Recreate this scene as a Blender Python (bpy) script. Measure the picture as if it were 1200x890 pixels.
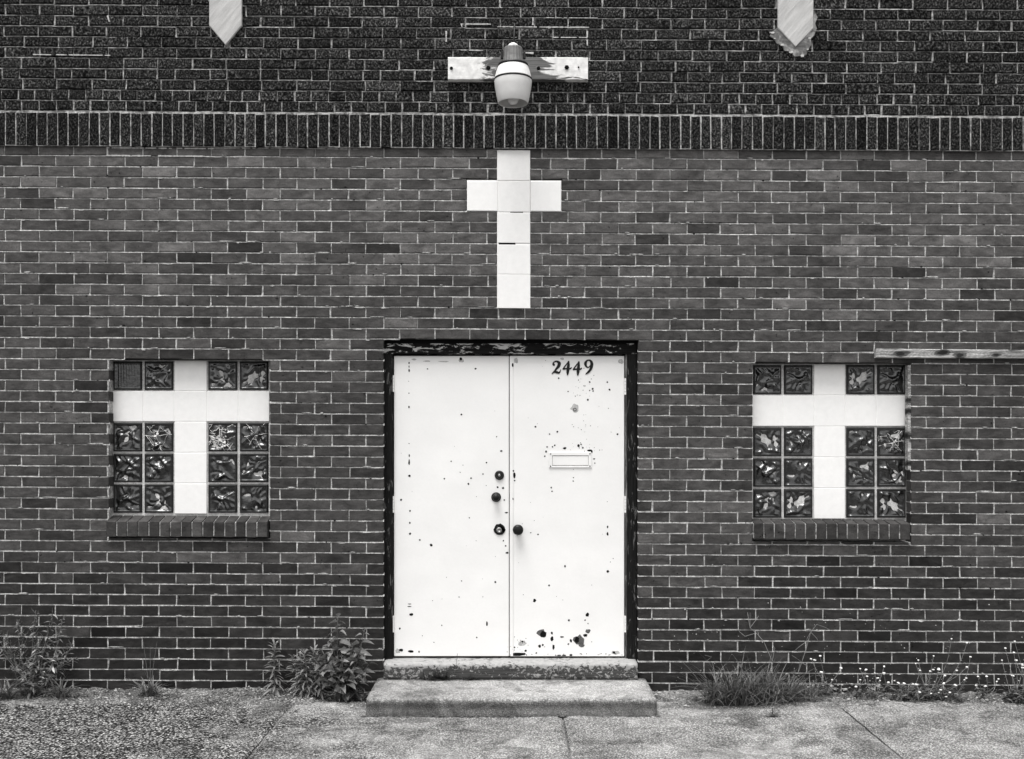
import bpy, math, random
from mathutils import Vector, Matrix, noise as mnoise

# ------------------------------------------------------------------ clear
for o in list(bpy.data.objects):
    bpy.data.objects.remove(o, do_unlink=True)
SC = bpy.context.scene
COL = SC.collection
RAD = math.radians

# ------------------------------------------------------------------ camera
PPM, HOR, EYE, D = 184.0, 512.0, 1.63, 6.5      # pixels per metre on the wall, horizon row, eye height, camera distance
cam_d = bpy.data.cameras.new('camera')
cam = bpy.data.objects.new('camera', cam_d)
COL.objects.link(cam)
cam.location = (0.0, -D, EYE)
cam.rotation_euler = (RAD(90), 0, 0)
cam_d.sensor_fit = 'HORIZONTAL'
cam_d.sensor_width = 36.0
cam_d.lens = 36.0 * D / (1200 / PPM)
cam_d.shift_y = (HOR - 445.0) / 1200.0
cam_d.clip_start, cam_d.clip_end = 0.05, 2000.0
SC.camera = cam

# ------------------------------------------------------------------ sky and sun (bright overcast day)
SUN_EL, SUN_AZ = RAD(72), RAD(205)               # from the street side, a little left
w = bpy.data.worlds.new('World'); SC.world = w; w.use_nodes = True
nt = w.node_tree; nt.nodes.clear()
sky = nt.nodes.new('ShaderNodeTexSky'); sky.sky_type = 'NISHITA'
sky.sun_disc = False; sky.sun_elevation = SUN_EL; sky.sun_rotation = SUN_AZ
sky.air_density = 1.0; sky.dust_density = 3.0; sky.ozone_density = 1.0
hs = nt.nodes.new('ShaderNodeHueSaturation'); hs.inputs['Saturation'].default_value = 0.0   # grey cloud, no blue
bg = nt.nodes.new('ShaderNodeBackground'); bg.inputs['Strength'].default_value = 0.10
wo = nt.nodes.new('ShaderNodeOutputWorld')
nt.links.new(sky.outputs[0], hs.inputs['Color']); nt.links.new(hs.outputs[0], bg.inputs['Color'])
nt.links.new(bg.outputs[0], wo.inputs['Surface'])
sd = bpy.data.lights.new('sun', 'SUN'); sd.energy = 1.5; sd.angle = RAD(30); sd.color = (1.0, 0.995, 0.985)
sun = bpy.data.objects.new('sun', sd); COL.objects.link(sun)
sdir = Vector((math.cos(SUN_EL) * math.sin(SUN_AZ), math.cos(SUN_EL) * math.cos(SUN_AZ), math.sin(SUN_EL)))
sun.rotation_euler = sdir.to_track_quat('Z', 'Y').to_euler(); sun.location = sdir * 30

SC.view_settings.view_transform = 'Standard'; SC.view_settings.look = 'None'
SC.view_settings.gamma = 1.0; SC.view_settings.use_curve_mapping = False
SC.view_settings.exposure = 1.27

rnd = random.Random(2449)
U = rnd.uniform

# ------------------------------------------------------------------ coordinates
def PX(p, y=0.0): return (p - 600.0) / PPM * (D + y) / D          # picture column to metres on the plane at depth y
def RZ(r, y=0.0): return EYE + (HOR - r) / PPM * (D + y) / D
SLOPE, SX0 = 0.0055, PX(200)
def SH(x): return -SLOPE * (x - SX0)                                # the courses drop slightly to the right

# ------------------------------------------------------------------ mesh helpers
class MB:
    def __init__(s): s.v = []; s.f = []; s.t = []; s.m = []
    def add(s, vs, fs, tone=0.5, mat=0):
        n = len(s.v); s.v += [tuple(v) for v in vs]
        for f in fs:
            s.f.append(tuple(i + n for i in f)); s.t.append(tone); s.m.append(mat)
    def box(s, x0, x1, y0, y1, z0, z1, tone=0.5, mat=0):
        vs = [(x, y, z) for x in (x0, x1) for y in (y0, y1) for z in (z0, z1)]
        s.add(vs, [(0, 1, 3, 2), (4, 6, 7, 5), (0, 4, 5, 1), (2, 3, 7, 6), (0, 2, 6, 4), (1, 5, 7, 3)], tone, mat)
    def bevbox(s, x0, x1, y0, y1, z0, z1, b=0.003, tone=0.5, mat=0, jit=0.0):
        """box with all edges chamfered"""
        cx, cy, cz = (x0 + x1) / 2, (y0 + y1) / 2, (z0 + z1) / 2
        hx, hy, hz = (x1 - x0) / 2, (y1 - y0) / 2, (z1 - z0) / 2
        vs = []; idx = {}
        for a in (-1, 1):
            for c in (-1, 1):
                for e in (-1, 1):
                    for ax in range(3):
                        p = [a * (hx - b), c * (hy - b), e * (hz - b)]
                        p[ax] = (a, c, e)[ax] * (hx, hy, hz)[ax]
                        idx[(a, c, e, ax)] = len(vs)
                        vs.append((cx + p[0] + U(-jit, jit), cy + p[1], cz + p[2] + U(-jit, jit)))
        fs = []
        for ax in range(3):
            for sgn in (-1, 1):
                o = [k for k in range(3) if k != ax]
                quad = []
                for (p, q) in ((-1, -1), (1, -1), (1, 1), (-1, 1)):
                    c = [0, 0, 0]; c[ax] = sgn; c[o[0]] = p; c[o[1]] = q
                    quad.append(idx[(c[0], c[1], c[2], ax)])
                fs.append(tuple(quad))
        for ax in range(3):                                        # edge chamfers
            o = [k for k in range(3) if k != ax]
            for p in (-1, 1):
                for q in (-1, 1):
                    c1 = [0, 0, 0]; c1[o[0]] = p; c1[o[1]] = q
                    a1 = list(c1); a1[ax] = -1; a2 = list(c1); a2[ax] = 1
                    fs.append((idx[(*a1, o[0])], idx[(*a2, o[0])], idx[(*a2, o[1])], idx[(*a1, o[1])]))
        for a in (-1, 1):
            for c in (-1, 1):
                for e in (-1, 1):
                    fs.append(tuple(idx[(a, c, e, k)] for k in range(3)))
        s.add(vs, fs, tone, mat)
    def tube(s, pts, rads, n=6, tone=0.5, mat=0, cap=True):
        pts = [Vector(p) for p in pts]; rings = []
        n0 = len(s.v); vs = []
        for i, p in enumerate(pts):
            t = (pts[min(i + 1, len(pts) - 1)] - pts[max(i - 1, 0)])
            t = t.normalized() if t.length > 1e-9 else Vector((0, 0, 1))
            a = t.cross(Vector((0.13, 0.91, 0.37))); a.normalize(); b = t.cross(a)
            for k in range(n):
                an = 2 * math.pi * k / n
                vs.append(p + (a * math.cos(an) + b * math.sin(an)) * rads[i])
        fs = []
        for i in range(len(pts) - 1):
            for k in range(n):
                fs.append((i * n + k, i * n + (k + 1) % n, (i + 1) * n + (k + 1) % n, (i + 1) * n + k))
        if cap:
            fs.append(tuple(range(n))[::-1]); fs.append(tuple((len(pts) - 1) * n + k for k in range(n)))
        s.add(vs, fs, tone, mat)
    def lathe(s, prof, c, axis='z', n=32, tone=0.5, mat=0, ridge=0.0):
        """prof = [(radius, height)...] about a vertical (z) or towards-the-street (-y) axis"""
        vs = []
        for r, h in prof:
            for k in range(n):
                an = 2 * math.pi * k / n
                rr = r * (1 - (ridge if k % 2 else 0))
                if axis == 'z': vs.append((c[0] + rr * math.cos(an), c[1] + rr * math.sin(an), c[2] + h))
                else: vs.append((c[0] + rr * math.cos(an), c[1] - h, c[2] + rr * math.sin(an)))
        fs = []
        for i in range(len(prof) - 1):
            for k in range(n):
                fs.append((i * n + k, i * n + (k + 1) % n, (i + 1) * n + (k + 1) % n, (i + 1) * n + k))
        if prof[-1][0] > 1e-5: fs.append(tuple((len(prof) - 1) * n + k for k in range(n)))
        s.add(vs, fs, tone, mat)
    def prism(s, pts, y0, y1, tone=0.5, mat=0):
        """outline in x,z extruded in y"""
        n = len(pts)
        vs = [(x, y0, z) for x, z in pts] + [(x, y1, z) for x, z in pts]
        fs = [tuple(range(n)), tuple(range(2 * n - 1, n - 1, -1))]
        fs += [(i, n + i, n + (i + 1) % n, (i + 1) % n) for i in range(n)]
        s.add(vs, fs, tone, mat)
    def build(s, name, mats, parent=None, shear=False, smooth=False, loc=(0, 0, 0), kind=None):
        me = bpy.data.meshes.new(name)
        vs = s.v
        if shear: vs = [(x, y, z + SH(x)) for x, y, z in vs]
        if any(loc): vs = [(x - loc[0], y - loc[1], z - loc[2]) for x, y, z in vs]
        me.from_pydata(vs, [], s.f)
        if not isinstance(mats, (list, tuple)): mats = [mats]
        for m in mats: me.materials.append(m)
        at = me.attributes.new('tone', 'FLOAT', 'FACE'); at.data.foreach_set('value', s.t)
        if len(mats) > 1: me.polygons.foreach_set('material_index', s.m)
        if smooth: me.polygons.foreach_set('use_smooth', [True] * len(s.f))
        me.validate(); me.update()
        bm_fix(me)
        o = bpy.data.objects.new(name, me); COL.objects.link(o); o.location = loc
        if parent is not None: attach(o, parent)
        if kind: o['kind'] = kind
        return o

import bmesh
def bm_fix(me):
    bm = bmesh.new(); bm.from_mesh(me); bmesh.ops.recalc_face_normals(bm, faces=bm.faces); bm.to_mesh(me); bm.free()

def world_of(o):
    m = Matrix.LocRotScale(o.location, o.rotation_euler, o.scale)
    return world_of(o.parent) @ o.matrix_parent_inverse @ m if o.parent is not None else m

def attach(o, parent):
    o.parent = parent
    o.matrix_parent_inverse = world_of(parent).inverted()

def empty(name, loc, parent=None):
    o = bpy.data.objects.new(name, None); COL.objects.link(o); o.location = loc; o.empty_display_size = 0.2
    if parent is not None: attach(o, parent)
    return o

def tag(o, label, cat=None, group=None, kind=None):
    o['label'] = label
    if cat: o['category'] = cat
    if group: o['group'] = group
    if kind: o['kind'] = kind
    return o

# ------------------------------------------------------------------ material helpers
def g(v): return (v * 1.012, v, v * 0.985, 1.0)                     # the photograph is warm-toned black and white

class N:
    def __init__(s, name, rough=0.8, spec=0.3):
        s.mat = bpy.data.materials.new(name); s.mat.use_nodes = True
        s.t = s.mat.node_tree; s.t.nodes.clear()
        s.out = s.n('ShaderNodeOutputMaterial'); s.b = s.n('ShaderNodeBsdfPrincipled')
        s.l(s.b.outputs[0], s.out.inputs['Surface'])
        s.b.inputs['Roughness'].default_value = rough; s.b.inputs['Specular IOR Level'].default_value = spec
        s.pos = s.n('ShaderNodeNewGeometry').outputs['Position']
    def n(s, t): return s.t.nodes.new(t)
    def l(s, a, b): s.t.links.new(a, b)
    def put(s, inp, v):
        if isinstance(v, (int, float)): inp.default_value = v
        elif isinstance(v, tuple): inp.default_value = v
        else: s.l(v, inp)
    def mapv(s, scale=(1, 1, 1), rot=(0, 0, 0), off=(0, 0, 0), vec=None):
        m = s.n('ShaderNodeMapping'); s.l(vec or s.pos, m.inputs['Vector'])
        m.inputs['Scale'].default_value = scale; m.inputs['Rotation'].default_value = rot; m.inputs['Location'].default_value = off
        return m.outputs[0]
    def noise(s, scale, detail=4, rough=0.55, vec=None, dist=0.0):
        k = s.n('ShaderNodeTexNoise'); s.l(vec or s.pos, k.inputs['Vector'])
        k.inputs['Scale'].default_value = scale; k.inputs['Detail'].default_value = detail
        k.inputs['Roughness'].default_value = rough; k.inputs['Distortion'].default_value = dist
        return k.outputs[0]
    def voro(s, scale, feature='F1', vec=None, out=0, rand=1.0, dim='3D'):
        k = s.n('ShaderNodeTexVoronoi'); k.voronoi_dimensions = dim; k.feature = feature; s.l(vec or s.pos, k.inputs['Vector'])
        k.inputs['Scale'].default_value = scale; k.inputs['Randomness'].default_value = rand
        return k.outputs[out]
    def ramp(s, v, stops, interp='LINEAR'):
        r = s.n('ShaderNodeValToRGB'); s.put(r.inputs[0], v); cr = r.color_ramp; cr.interpolation = interp
        while len(cr.elements) < len(stops): cr.elements.new(0.5)
        for e, (p, c) in zip(cr.elements, stops):
            e.position = p; e.color = (c, c, c, 1) if isinstance(c, (int, float)) else c
        return r.outputs[0]
    def mr(s, v, a, b, c, d):
        r = s.n('ShaderNodeMapRange'); s.put(r.inputs[0], v)
        for i, x in zip((1, 2, 3, 4), (a, b, c, d)): r.inputs[i].default_value = x
        return r.outputs[0]
    def m(s, op, a, b=0.0):
        k = s.n('ShaderNodeMath'); k.operation = op; s.put(k.inputs[0], a); s.put(k.inputs[1], b); return k.outputs[0]
    def mix(s, fac, a, b, blend='MIX'):
        k = s.n('ShaderNodeMix'); k.data_type = 'RGBA'; k.blend_type = blend
        s.put(k.inputs[0], fac); s.put(k.inputs[6], a); s.put(k.inputs[7], b); return k.outputs[2]
    def col(s, v, warm=1.0):                                       # value -> warm grey
        return s.mix(1.0, v, (1 + 0.012 * warm, 1.0, 1 - (0.015 if warm == 1.0 else 0.006 * warm), 1), 'MULTIPLY')
    def bump(s, h, strength=0.5, dist=0.01, prev=None):
        k = s.n('ShaderNodeBump'); s.put(k.inputs['Height'], h); k.inputs['Strength'].default_value = strength
        k.inputs['Distance'].default_value = dist
        if prev is not None: s.l(prev, k.inputs['Normal'])
        return k.outputs[0]
    def attr(s, name='tone'):
        k = s.n('ShaderNodeAttribute'); k.attribute_name = name; return k.outputs['Fac']
    def obcol(s):
        return s.m('MULTIPLY', s.n('ShaderNodeObjectInfo').outputs['Color'], 1.0)
    def done(s, color, normal=None, rough=None):
        s.put(s.b.inputs['Base Color'], color)
        if normal is not None: s.l(normal, s.b.inputs['Normal'])
        if rough is not None: s.put(s.b.inputs['Roughness'], rough)
        return s.mat

def plain(name, v, rough=0.6, spec=0.4, metal=0.0, nscale=30.0, namp=0.25, bump=0.0):
    k = N(name, rough, spec); k.b.inputs['Metallic'].default_value = metal
    n = k.noise(nscale, 5)
    c = k.col(k.mr(n, 0.25, 0.75, v * (1 - namp), v * (1 + namp)))
    return k.done(c, k.bump(n, bump, 0.004) if bump else None, k.mr(n, 0.2, 0.8, rough - 0.1, min(1, rough + 0.1)))

def mat_brick(name, obj):
    """smooth-faced wall brick: own tone, cloudy firing marks, smears, pits"""
    k = N(name, 0.85, 0.08)
    tone = k.obcol() if obj else k.attr()
    cloud = k.noise(9, 5, 0.6, k.mapv((1, 1, 1.7)), 0.6)
    smear = k.noise(22, 4, 0.6, k.mapv((0.45, 1, 1.5), off=(3, 1, 7)), 1.2)
    fine = k.noise(260, 3, 0.6)
    grain = k.noise(620, 2, 0.5)
    gm = k.noise(95, 4, 0.7, k.mapv(off=(1, 6, 2)))
    v = k.m('MULTIPLY', tone, k.mr(cloud, 0.3, 0.7, 0.62, 1.38))
    v = k.m('MULTIPLY', v, k.mr(smear, 0.3, 0.7, 0.72, 1.3))
    v = k.m('MULTIPLY', v, k.mr(fine, 0.3, 0.7, 0.88, 1.12))
    v = k.m('MULTIPLY', v, k.mr(grain, 0.3, 0.7, 0.86, 1.14))
    v = k.m('MULTIPLY', v, k.mr(gm, 0.3, 0.7, 0.78, 1.24))
    scuff = k.m('MULTIPLY', k.ramp(k.noise(14, 6, 0.7, k.mapv(off=(9, 2, 4))), [(0.62, 0), (0.72, 1)]), 0.028)
    v = k.m('ADD', v, scuff)
    pit = k.ramp(k.noise(46, 3, 0.5, k.mapv((1, 1, 1.2), off=(5, 5, 5)), 0.4), [(0.275, 0.12), (0.31, 1)])
    v = k.m('MULTIPLY', v, pit)
    nb = k.bump(fine, 0.35, 0.002)
    nb = k.bump(pit, 0.7, 0.004, nb)
    return k.done(k.col(v, 3.0), nb, k.mr(smear, 0.2, 0.8, 0.7, 0.95))

def mat_rough(name, obj):
    """rug-faced brick of the upper wall, nearly black with pale grit"""
    k = N(name, 0.95, 0.05)
    tone = k.obcol() if obj else k.attr()
    a = k.noise(92, 4, 0.7, k.mapv((1, 1, 0.8), rot=(0, 0.7, 0)))
    b = k.noise(66, 3, 0.6, k.mapv(off=(2, 2, 2)))
    v = k.m('MULTIPLY', k.ramp(a, [(0.38, 0.06), (0.5, 0.5), (0.58, 2.0), (0.70, 5.0)]), tone)
    v = k.m('MULTIPLY', v, k.mr(b, 0.3, 0.7, 0.55, 1.5))
    nb = k.bump(a, 1.0, 0.008)
    return k.done(k.col(v), nb)

def mat_mortar(name, v, amp=0.35, dirt=0.0):
    k = N(name, 0.95, 0.04)
    a = k.noise(130, 5, 0.7); b = k.noise(5, 3, 0.5)
    c = k.m('MULTIPLY', k.mr(a, 0.3, 0.7, v * (1 - amp), v * (1 + amp)), k.mr(b, 0.3, 0.7, 0.82, 1.14))
    if dirt:
        d = k.ramp(k.noise(26, 5, 0.7, k.mapv(off=(8, 3, 1))), [(0.4, 1 - dirt), (0.56, 1)])
        c = k.m('MULTIPLY', c, d)
    return k.done(k.col(c), k.bump(a, 0.9, 0.006))

def mat_peel(name, under, paint, thr, scale=9.0, stretch=(1, 1, 1), edge=0.03, off=(0, 0, 0), region=None):
    """old paint flaking off a dark ground"""
    k = N(name, 0.85, 0.08)
    n = k.noise(scale, 7, 0.68, k.mapv(stretch, off=off), 0.6)
    if region is not None: n = k.m('ADD', n, region(k))
    f = k.ramp(n, [(thr, 0), (thr + edge, 1)])
    grain = k.noise(40, 5, 0.6, k.mapv((stretch[0] * 0.25, 1, 5) if stretch[0] <= stretch[2] else (5, 1, 0.25)))
    un = k.m('MULTIPLY', k.mr(grain, 0.3, 0.7, 0.45, 1.6), under)
    pa = k.m('MULTIPLY', k.mr(k.noise(30, 5), 0.3, 0.7, 0.8, 1.12), paint)
    c = k.mix(f, k.col(un), k.col(pa))
    return k.done(c, k.bump(f, 0.6, 0.002, k.bump(grain, 0.4, 0.003)))

def mat_concrete(name, v, agg, aggscale, contrast, bumpd, worn=False, riser=False):
    k = N(name, 0.95, 0.06)
    q_ = k.n('ShaderNodeSeparateXYZ'); k.l(k.pos, q_.inputs[0])
    big = k.noise(1.6, 4, 0.6); mid = k.noise(9, 6, 0.65, dist=0.4)
    fine = k.noise(170, 4, 0.7); med = k.noise(60, 4, 0.7)
    def stones(scale, con):
        vec = k.mapv(rot=(0, 0, 0.5)); cell = k.voro(scale, vec=vec); cid = k.voro(scale, vec=vec, out=1)
        return cell, k.m('MULTIPLY', k.mr(cell, 0.05, 0.62, 1 + con, 1 - con), k.mr(cid, 0, 1, 1 - con * 0.6, 1 + con * 0.6))
    patch = k.ramp(k.noise(2.1, 4, 0.6, k.mapv(off=(agg * 7, 3, 0))), [(0.33, 0.45), (0.52, 1.0)])
    cell, st_ = stones(aggscale, contrast)
    st = k.mix(k.m('MULTIPLY', patch, agg), (1, 1, 1, 1), st_)
    if worn:
        wf = k.mr(k.m('ADD', q_.outputs[0], k.mr(k.noise(2.6, 5, 0.65, k.mapv(off=(4, 4, 0))), 0.25, 0.75, -1.0, 1.0)), -1.9, -0.5, 1.0, 0.0)
        cell2, st2 = stones(66, 0.9)
        st = k.mix(wf, st, st2)
    c = k.m('MULTIPLY', k.m('MULTIPLY', k.mr(big, 0.3, 0.7, v * 0.78, v * 1.18), k.mr(mid, 0.3, 0.7, 0.72, 1.22)), st)
    c = k.m('MULTIPLY', c, k.mr(fine, 0.3, 0.7, 0.66, 1.32))
    c = k.m('MULTIPLY', c, k.mr(med, 0.3, 0.7, 0.8, 1.18))
    spot = k.ramp(k.voro(34, vec=k.mapv(off=(1, 4, 2))), [(0.06, 0.2), (0.12, 1)])
    c = k.m('MULTIPLY', c, spot)
    stain = k.ramp(k.noise(3.3, 6, 0.7, k.mapv(off=(7, 1, 0)), 0.8), [(0.38, 0.5), (0.52, 1)])
    c = k.m('MULTIPLY', c, stain)
    if riser:                                                       # riser darker than the tread, darkest just below the nosing
        zz = k.m('ADD', q_.outputs[2], k.mr(med, 0.3, 0.7, -0.012, 0.012))
        c = k.m('MULTIPLY', c, k.ramp(k.mr(zz, 0.0, 0.12, 0, 1), [(0.0, 0.45), (0.25, 0.62), (0.52, 0.30), (0.72, 0.5), (0.84, 1.0)]))
    nb = k.bump(fine, 0.6, 0.004)
    h_ = k.m('MULTIPLY', k.m('MULTIPLY', cell, -1.0), patch)
    nb = k.bump(h_, min(1, agg + 0.1), bumpd, nb)
    if worn: nb = k.bump(k.m('MULTIPLY', k.m('MULTIPLY', cell2, -1.0), wf), 1.0, 0.022, nb)
    return k.done(k.col(c), nb)

def mat_leaf(name, v, gloss=0.45):
    k = N(name, gloss, 0.45)
    c = k.m('MULTIPLY', k.attr(), k.mr(k.noise(60, 3), 0.3, 0.7, 0.75, 1.25))
    c = k.m('MULTIPLY', c, 2 * v)
    k.done(k.col(c))
    tr = k.n('ShaderNodeBsdfTranslucent'); k.l(k.col(c), tr.inputs['Color'])
    mx = k.n('ShaderNodeMixShader'); mx.inputs[0].default_value = 0.25
    k.l(k.b.outputs[0], mx.inputs[1]); k.l(tr.outputs[0], mx.inputs[2]); k.l(mx.outputs[0], k.out.inputs['Surface'])
    return k.mat

M = {}
M['brick_o'] = mat_brick('wall brick', True); M['brick_a'] = mat_brick('wall brickwork', False)
M['rough_o'] = mat_rough('rough brick', True); M['rough_a'] = mat_rough('rough brickwork', False)
M['mortar'] = mat_mortar('pale mortar', 0.52, 0.5, 0.5)
M['mortar_up'] = mat_mortar('dirty mortar', 0.44, 0.55, 0.7)
M['mortar_sold'] = mat_mortar('soldier course mortar', 0.50, 0.5, 0.7)
M['mortar_win'] = mat_mortar('glass block mortar', 0.62, 0.3, 0.25)
M['white'] = plain('white paint', 0.80, 0.5, 0.4, 0, 14, 0.025)
k = N('door paint', 0.42, 0.4)
n1 = k.noise(3.0, 5, 0.6); n2 = k.noise(70, 4, 0.6)
cc = k.m('MULTIPLY', k.mr(n1, 0.3, 0.7, 0.77, 0.82), k.mr(n2, 0.3, 0.7, 0.985, 1.012))
M['door'] = k.done(k.col(cc), k.bump(k.noise(5, 3), 0.25, 0.012, k.bump(k.noise(26, 4), 0.08, 0.004)), k.mr(n1, 0.3, 0.7, 0.36, 0.5))
k = N('painted block', 0.5, 0.4)
n2 = k.noise(24, 5, 0.65)
M['blockpaint'] = k.done(k.col(k.mr(n2, 0.3, 0.7, 0.80, 0.86)), k.bump(k.noise(60, 4), 0.12, 0.004))
M['black'] = plain('black enamel', 0.006, 0.45, 0.25)
M['metal'] = plain('dark metal', 0.02, 0.45, 0.3, 0.3, 60, 0.4)
M['steel'] = plain('worn steel', 0.35, 0.35, 0.5, 0.9, 60, 0.3)
M['rust'] = plain('rusty primer', 0.10, 0.9, 0.05, 0, 120, 0.5)
M['chip'] = plain('bare rusted spot', 0.008, 0.9, 0.05, 0, 120, 0.5)
M['grime'] = plain('thin grime', 0.42, 0.8, 0.2, 0, 160, 0.4)
M['slotgap'] = plain('dirty slot', 0.2, 0.9, 0.1, 0, 200, 0.8)
M['gap'] = plain('dark gap', 0.006, 0.9, 0.1)
M['frame'] = mat_peel('flaking door frame', 0.010, 0.10, 0.58, 13, (3.4, 1, 0.7), 0.03)
M['header'] = mat_peel('flaking door head', 0.007, 0.45, 0.545, 11, (0.8, 1, 2.6), 0.025, (4, 0, 2))
M['stop'] = mat_peel('worn door stop', 0.05, 0.22, 0.5, 8, (3, 1, 0.4), 0.1)
def axis(k, i):
    q_ = k.n('ShaderNodeSeparateXYZ'); k.l(k.pos, q_.inputs[0]); return q_.outputs[i]
M['threshold'] = mat_peel('flaking threshold', 0.06, 0.31, 0.54, 46, (0.75, 1, 1.1), 0.04, (1, 5, 3),
    region=lambda k: k.m('ADD', k.mr(axis(k, 2), 0.165, 0.198, -0.02, 0.16), k.mr(k.noise(4, 2), 0.3, 0.7, -0.07, 0.09)))
M['board'] = mat_peel('flaking painted board', 0.13, 0.78, 0.50, 6.5, (0.5, 1, 2.2), 0.04, (0.9, 0, 6.3),
    region=lambda k: k.mr(k.m('ABSOLUTE', k.m('SUBTRACT', axis(k, 0), 0.02)), 0.1, 0.36, -0.10, 0.12))
k = N('weathered timber', 0.85, 0.2)
gr = k.noise(34, 6, 0.65, k.mapv((0.11, 1, 1.6)), 1.4); kn = k.voro(4.2, vec=k.mapv((1.0, 1, 2.6), rot=(RAD(90), 0, 0), off=(0.3, 0.2, 0)), dim='2D')
kn = k.m('ADD', kn, k.mr(k.noise(16, 4, 0.6, k.mapv((0.5, 1, 1.2))), 0.3, 0.7, -0.12, 0.12))
ring = k.m('SINE', k.m('MULTIPLY', kn, 62.0))
v = k.m('MULTIPLY', k.mr(gr, 0.32, 0.68, 0.06, 0.5), k.ramp(kn, [(0.07, 0.06), (0.17, 0.35), (0.22, 0.9), (0.34, 1.2)]))
v = k.m('MULTIPLY', v, k.mr(ring, -1, 1, 0.75, 1.1))
M['timber'] = k.done(k.col(v), k.bump(gr, 0.7, 0.005))
k = N('pale tooled stone', 0.85, 0.2)
st = k.noise(20, 5, 0.6, k.mapv((0.25, 1, 2.4), vec=k.mapv(rot=(0, RAD(50), 0)))); fi = k.noise(240, 3, 0.6)
v = k.m('MULTIPLY', k.mr(st, 0.25, 0.75, 0.36, 0.60), k.mr(fi, 0.3, 0.7, 0.88, 1.1))
M['stone'] = k.done(k.col(v), k.bump(st, 0.4, 0.006))
M['stucco'] = mat_peel('broken cement patch', 0.12, 0.34, 0.47, 14, (1, 1, 1), 0.12)
M['cement'] = plain('pale cement', 0.5, 0.95, 0.1, 0, 90, 0.3, 0.6)
M['step'] = mat_concrete('step concrete', 0.38, 0.8, 120, 0.4, 0.004, riser=True)
M['slab'] = mat_concrete('pavement concrete', 0.40, 1.0, 95, 0.6, 0.012, worn=True)
M['soil'] = mat_concrete('dusty soil', 0.25, 0.9, 70, 0.7, 0.014)
M['asphalt'] = plain('asphalt', 0.06, 0.9, 0.2, 0, 90, 0.4, 0.5)
M['roof'] = plain('roof felt', 0.05, 0.9, 0.2, 0, 12, 0.3)
M['leaf'] = mat_leaf('weed leaf', 0.115, 0.45)
M['leaf_dark'] = mat_leaf('dark weed leaf', 0.075, 0.5)
M['grass'] = mat_leaf('grass blade', 0.085, 0.55)
M['stem'] = mat_leaf('weed stem', 0.12, 0.6)
M['flower'] = plain('white flower', 0.75, 0.8, 0.2)
M['lamp_grey'] = plain('grey lamp housing', 0.16, 0.5, 0.4, 0.2, 40, 0.25)
M['lamp_white'] = plain('white lamp ring', 0.75, 0.45, 0.4, 0, 20, 0.04)
k = N('dusty translucent plastic', 0.4, 0.4)
d = k.noise(9, 5, 0.6, dist=0.5)
c = k.col(k.mr(d, 0.3, 0.7, 0.72, 0.84)); k.done(c)
tr = k.n('ShaderNodeBsdfTranslucent'); k.l(c, tr.inputs['Color'])
mx = k.n('ShaderNodeMixShader'); mx.inputs[0].default_value = 0.12
k.l(k.b.outputs[0], mx.inputs[1]); k.l(tr.outputs[0], mx.inputs[2]); k.l(mx.outputs[0], k.out.inputs['Surface'])
M['lens'] = k.mat
k = N('wavy block glass', 0.22, 0.5)
k.b.inputs['IOR'].default_value = 1.85
dn = k.noise(45, 4)
M['glass'] = k.done(k.col(k.mr(dn, 0.3, 0.7, 0.002, 0.012)), k.bump(k.noise(38, 2), 0.15, 0.01), k.mr(dn, 0.3, 0.7, 0.18, 0.3))
M['glass_edge'] = plain('block glass rim', 0.014, 0.6, 0.25, 0, 40, 0.5)
M['crack'] = plain('shattered glass edge', 0.85, 0.6, 0.5, 0, 80, 0.3)

# ------------------------------------------------------------------ ground
def quad_sheet(name, x0, x1, y0, y1, z, mat):
    m = MB(); m.add([(x0, y0, z), (x1, y0, z), (x1, y1, z), (x0, y1, z)], [(0, 1, 2, 3)]); return m.build(name, mat)
gnd = quad_sheet('ground', -400, 400, -400, 400, -0.14, M['asphalt'])
tag(gnd, 'dark asphalt ground of the street round the building', kind='structure')

walk = empty('sidewalk', (0, -1.7, 0)); tag(walk, 'concrete pavement of cast slabs in front of the brick wall', kind='structure')
joints = [-6.4, -4.71, -3.03, -1.35, 0.298, 1.99, 3.67, 5.35, 6.6]
SLAB_Y = -0.20
def slab(x0, x1, y0, y1, rough):
    nx, ny = 60, 60
    vs, fs = [], []
    for j in range(ny + 1):
        for i in range(nx + 1):
            x = x0 + 0.006 + (x1 - x0 - 0.012) * i / nx; y = y0 + (y1 - y0) * j / ny
            z = 0.010 * (mnoise.noise((x * 1.3, y * 1.3, 3.0))) + 0.004 * mnoise.noise((x * 9, y * 9, 1.0))
            ex = min(x - x0 - 0.007, x1 - 0.007 - x) ; ey = min(y - y0, y1 - y)
            e = min(ex, ey)
            if i in (0, nx): x += 0.006 * mnoise.noise((y * 24, x, 7))
            if j == ny: y += 0.02 * mnoise.noise((x * 7, 2, 5)) + 0.012 * mnoise.noise((x * 40, 2, 5))
            if e < 0.001: z -= 0.012
            vs.append((x, y, z))
    for j in range(ny):
        for i in range(nx):
            a = j * (nx + 1) + i; fs.append((a, a + 1, a + nx + 2, a + nx + 1))
    m = MB(); m.add(vs, fs)
    m.box(x0 + 0.012, x1 - 0.012, y0 + 0.005, y1 - 0.03, -0.139, -0.03)
    return m.build('slab', M['slab'], walk, smooth=True)
for i in range(len(joints) - 1):
    slab(joints[i], joints[i + 1], -1.86, SLAB_Y, i in (0, 1, 2))
    slab(joints[i], joints[i + 1], -3.5, -1.875, False)
jb = MB(); jb.box(-6.39, 6.59, -3.49, -0.05, -0.138, -0.017); jb.build('joint_filler', M['soil'], walk)

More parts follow.
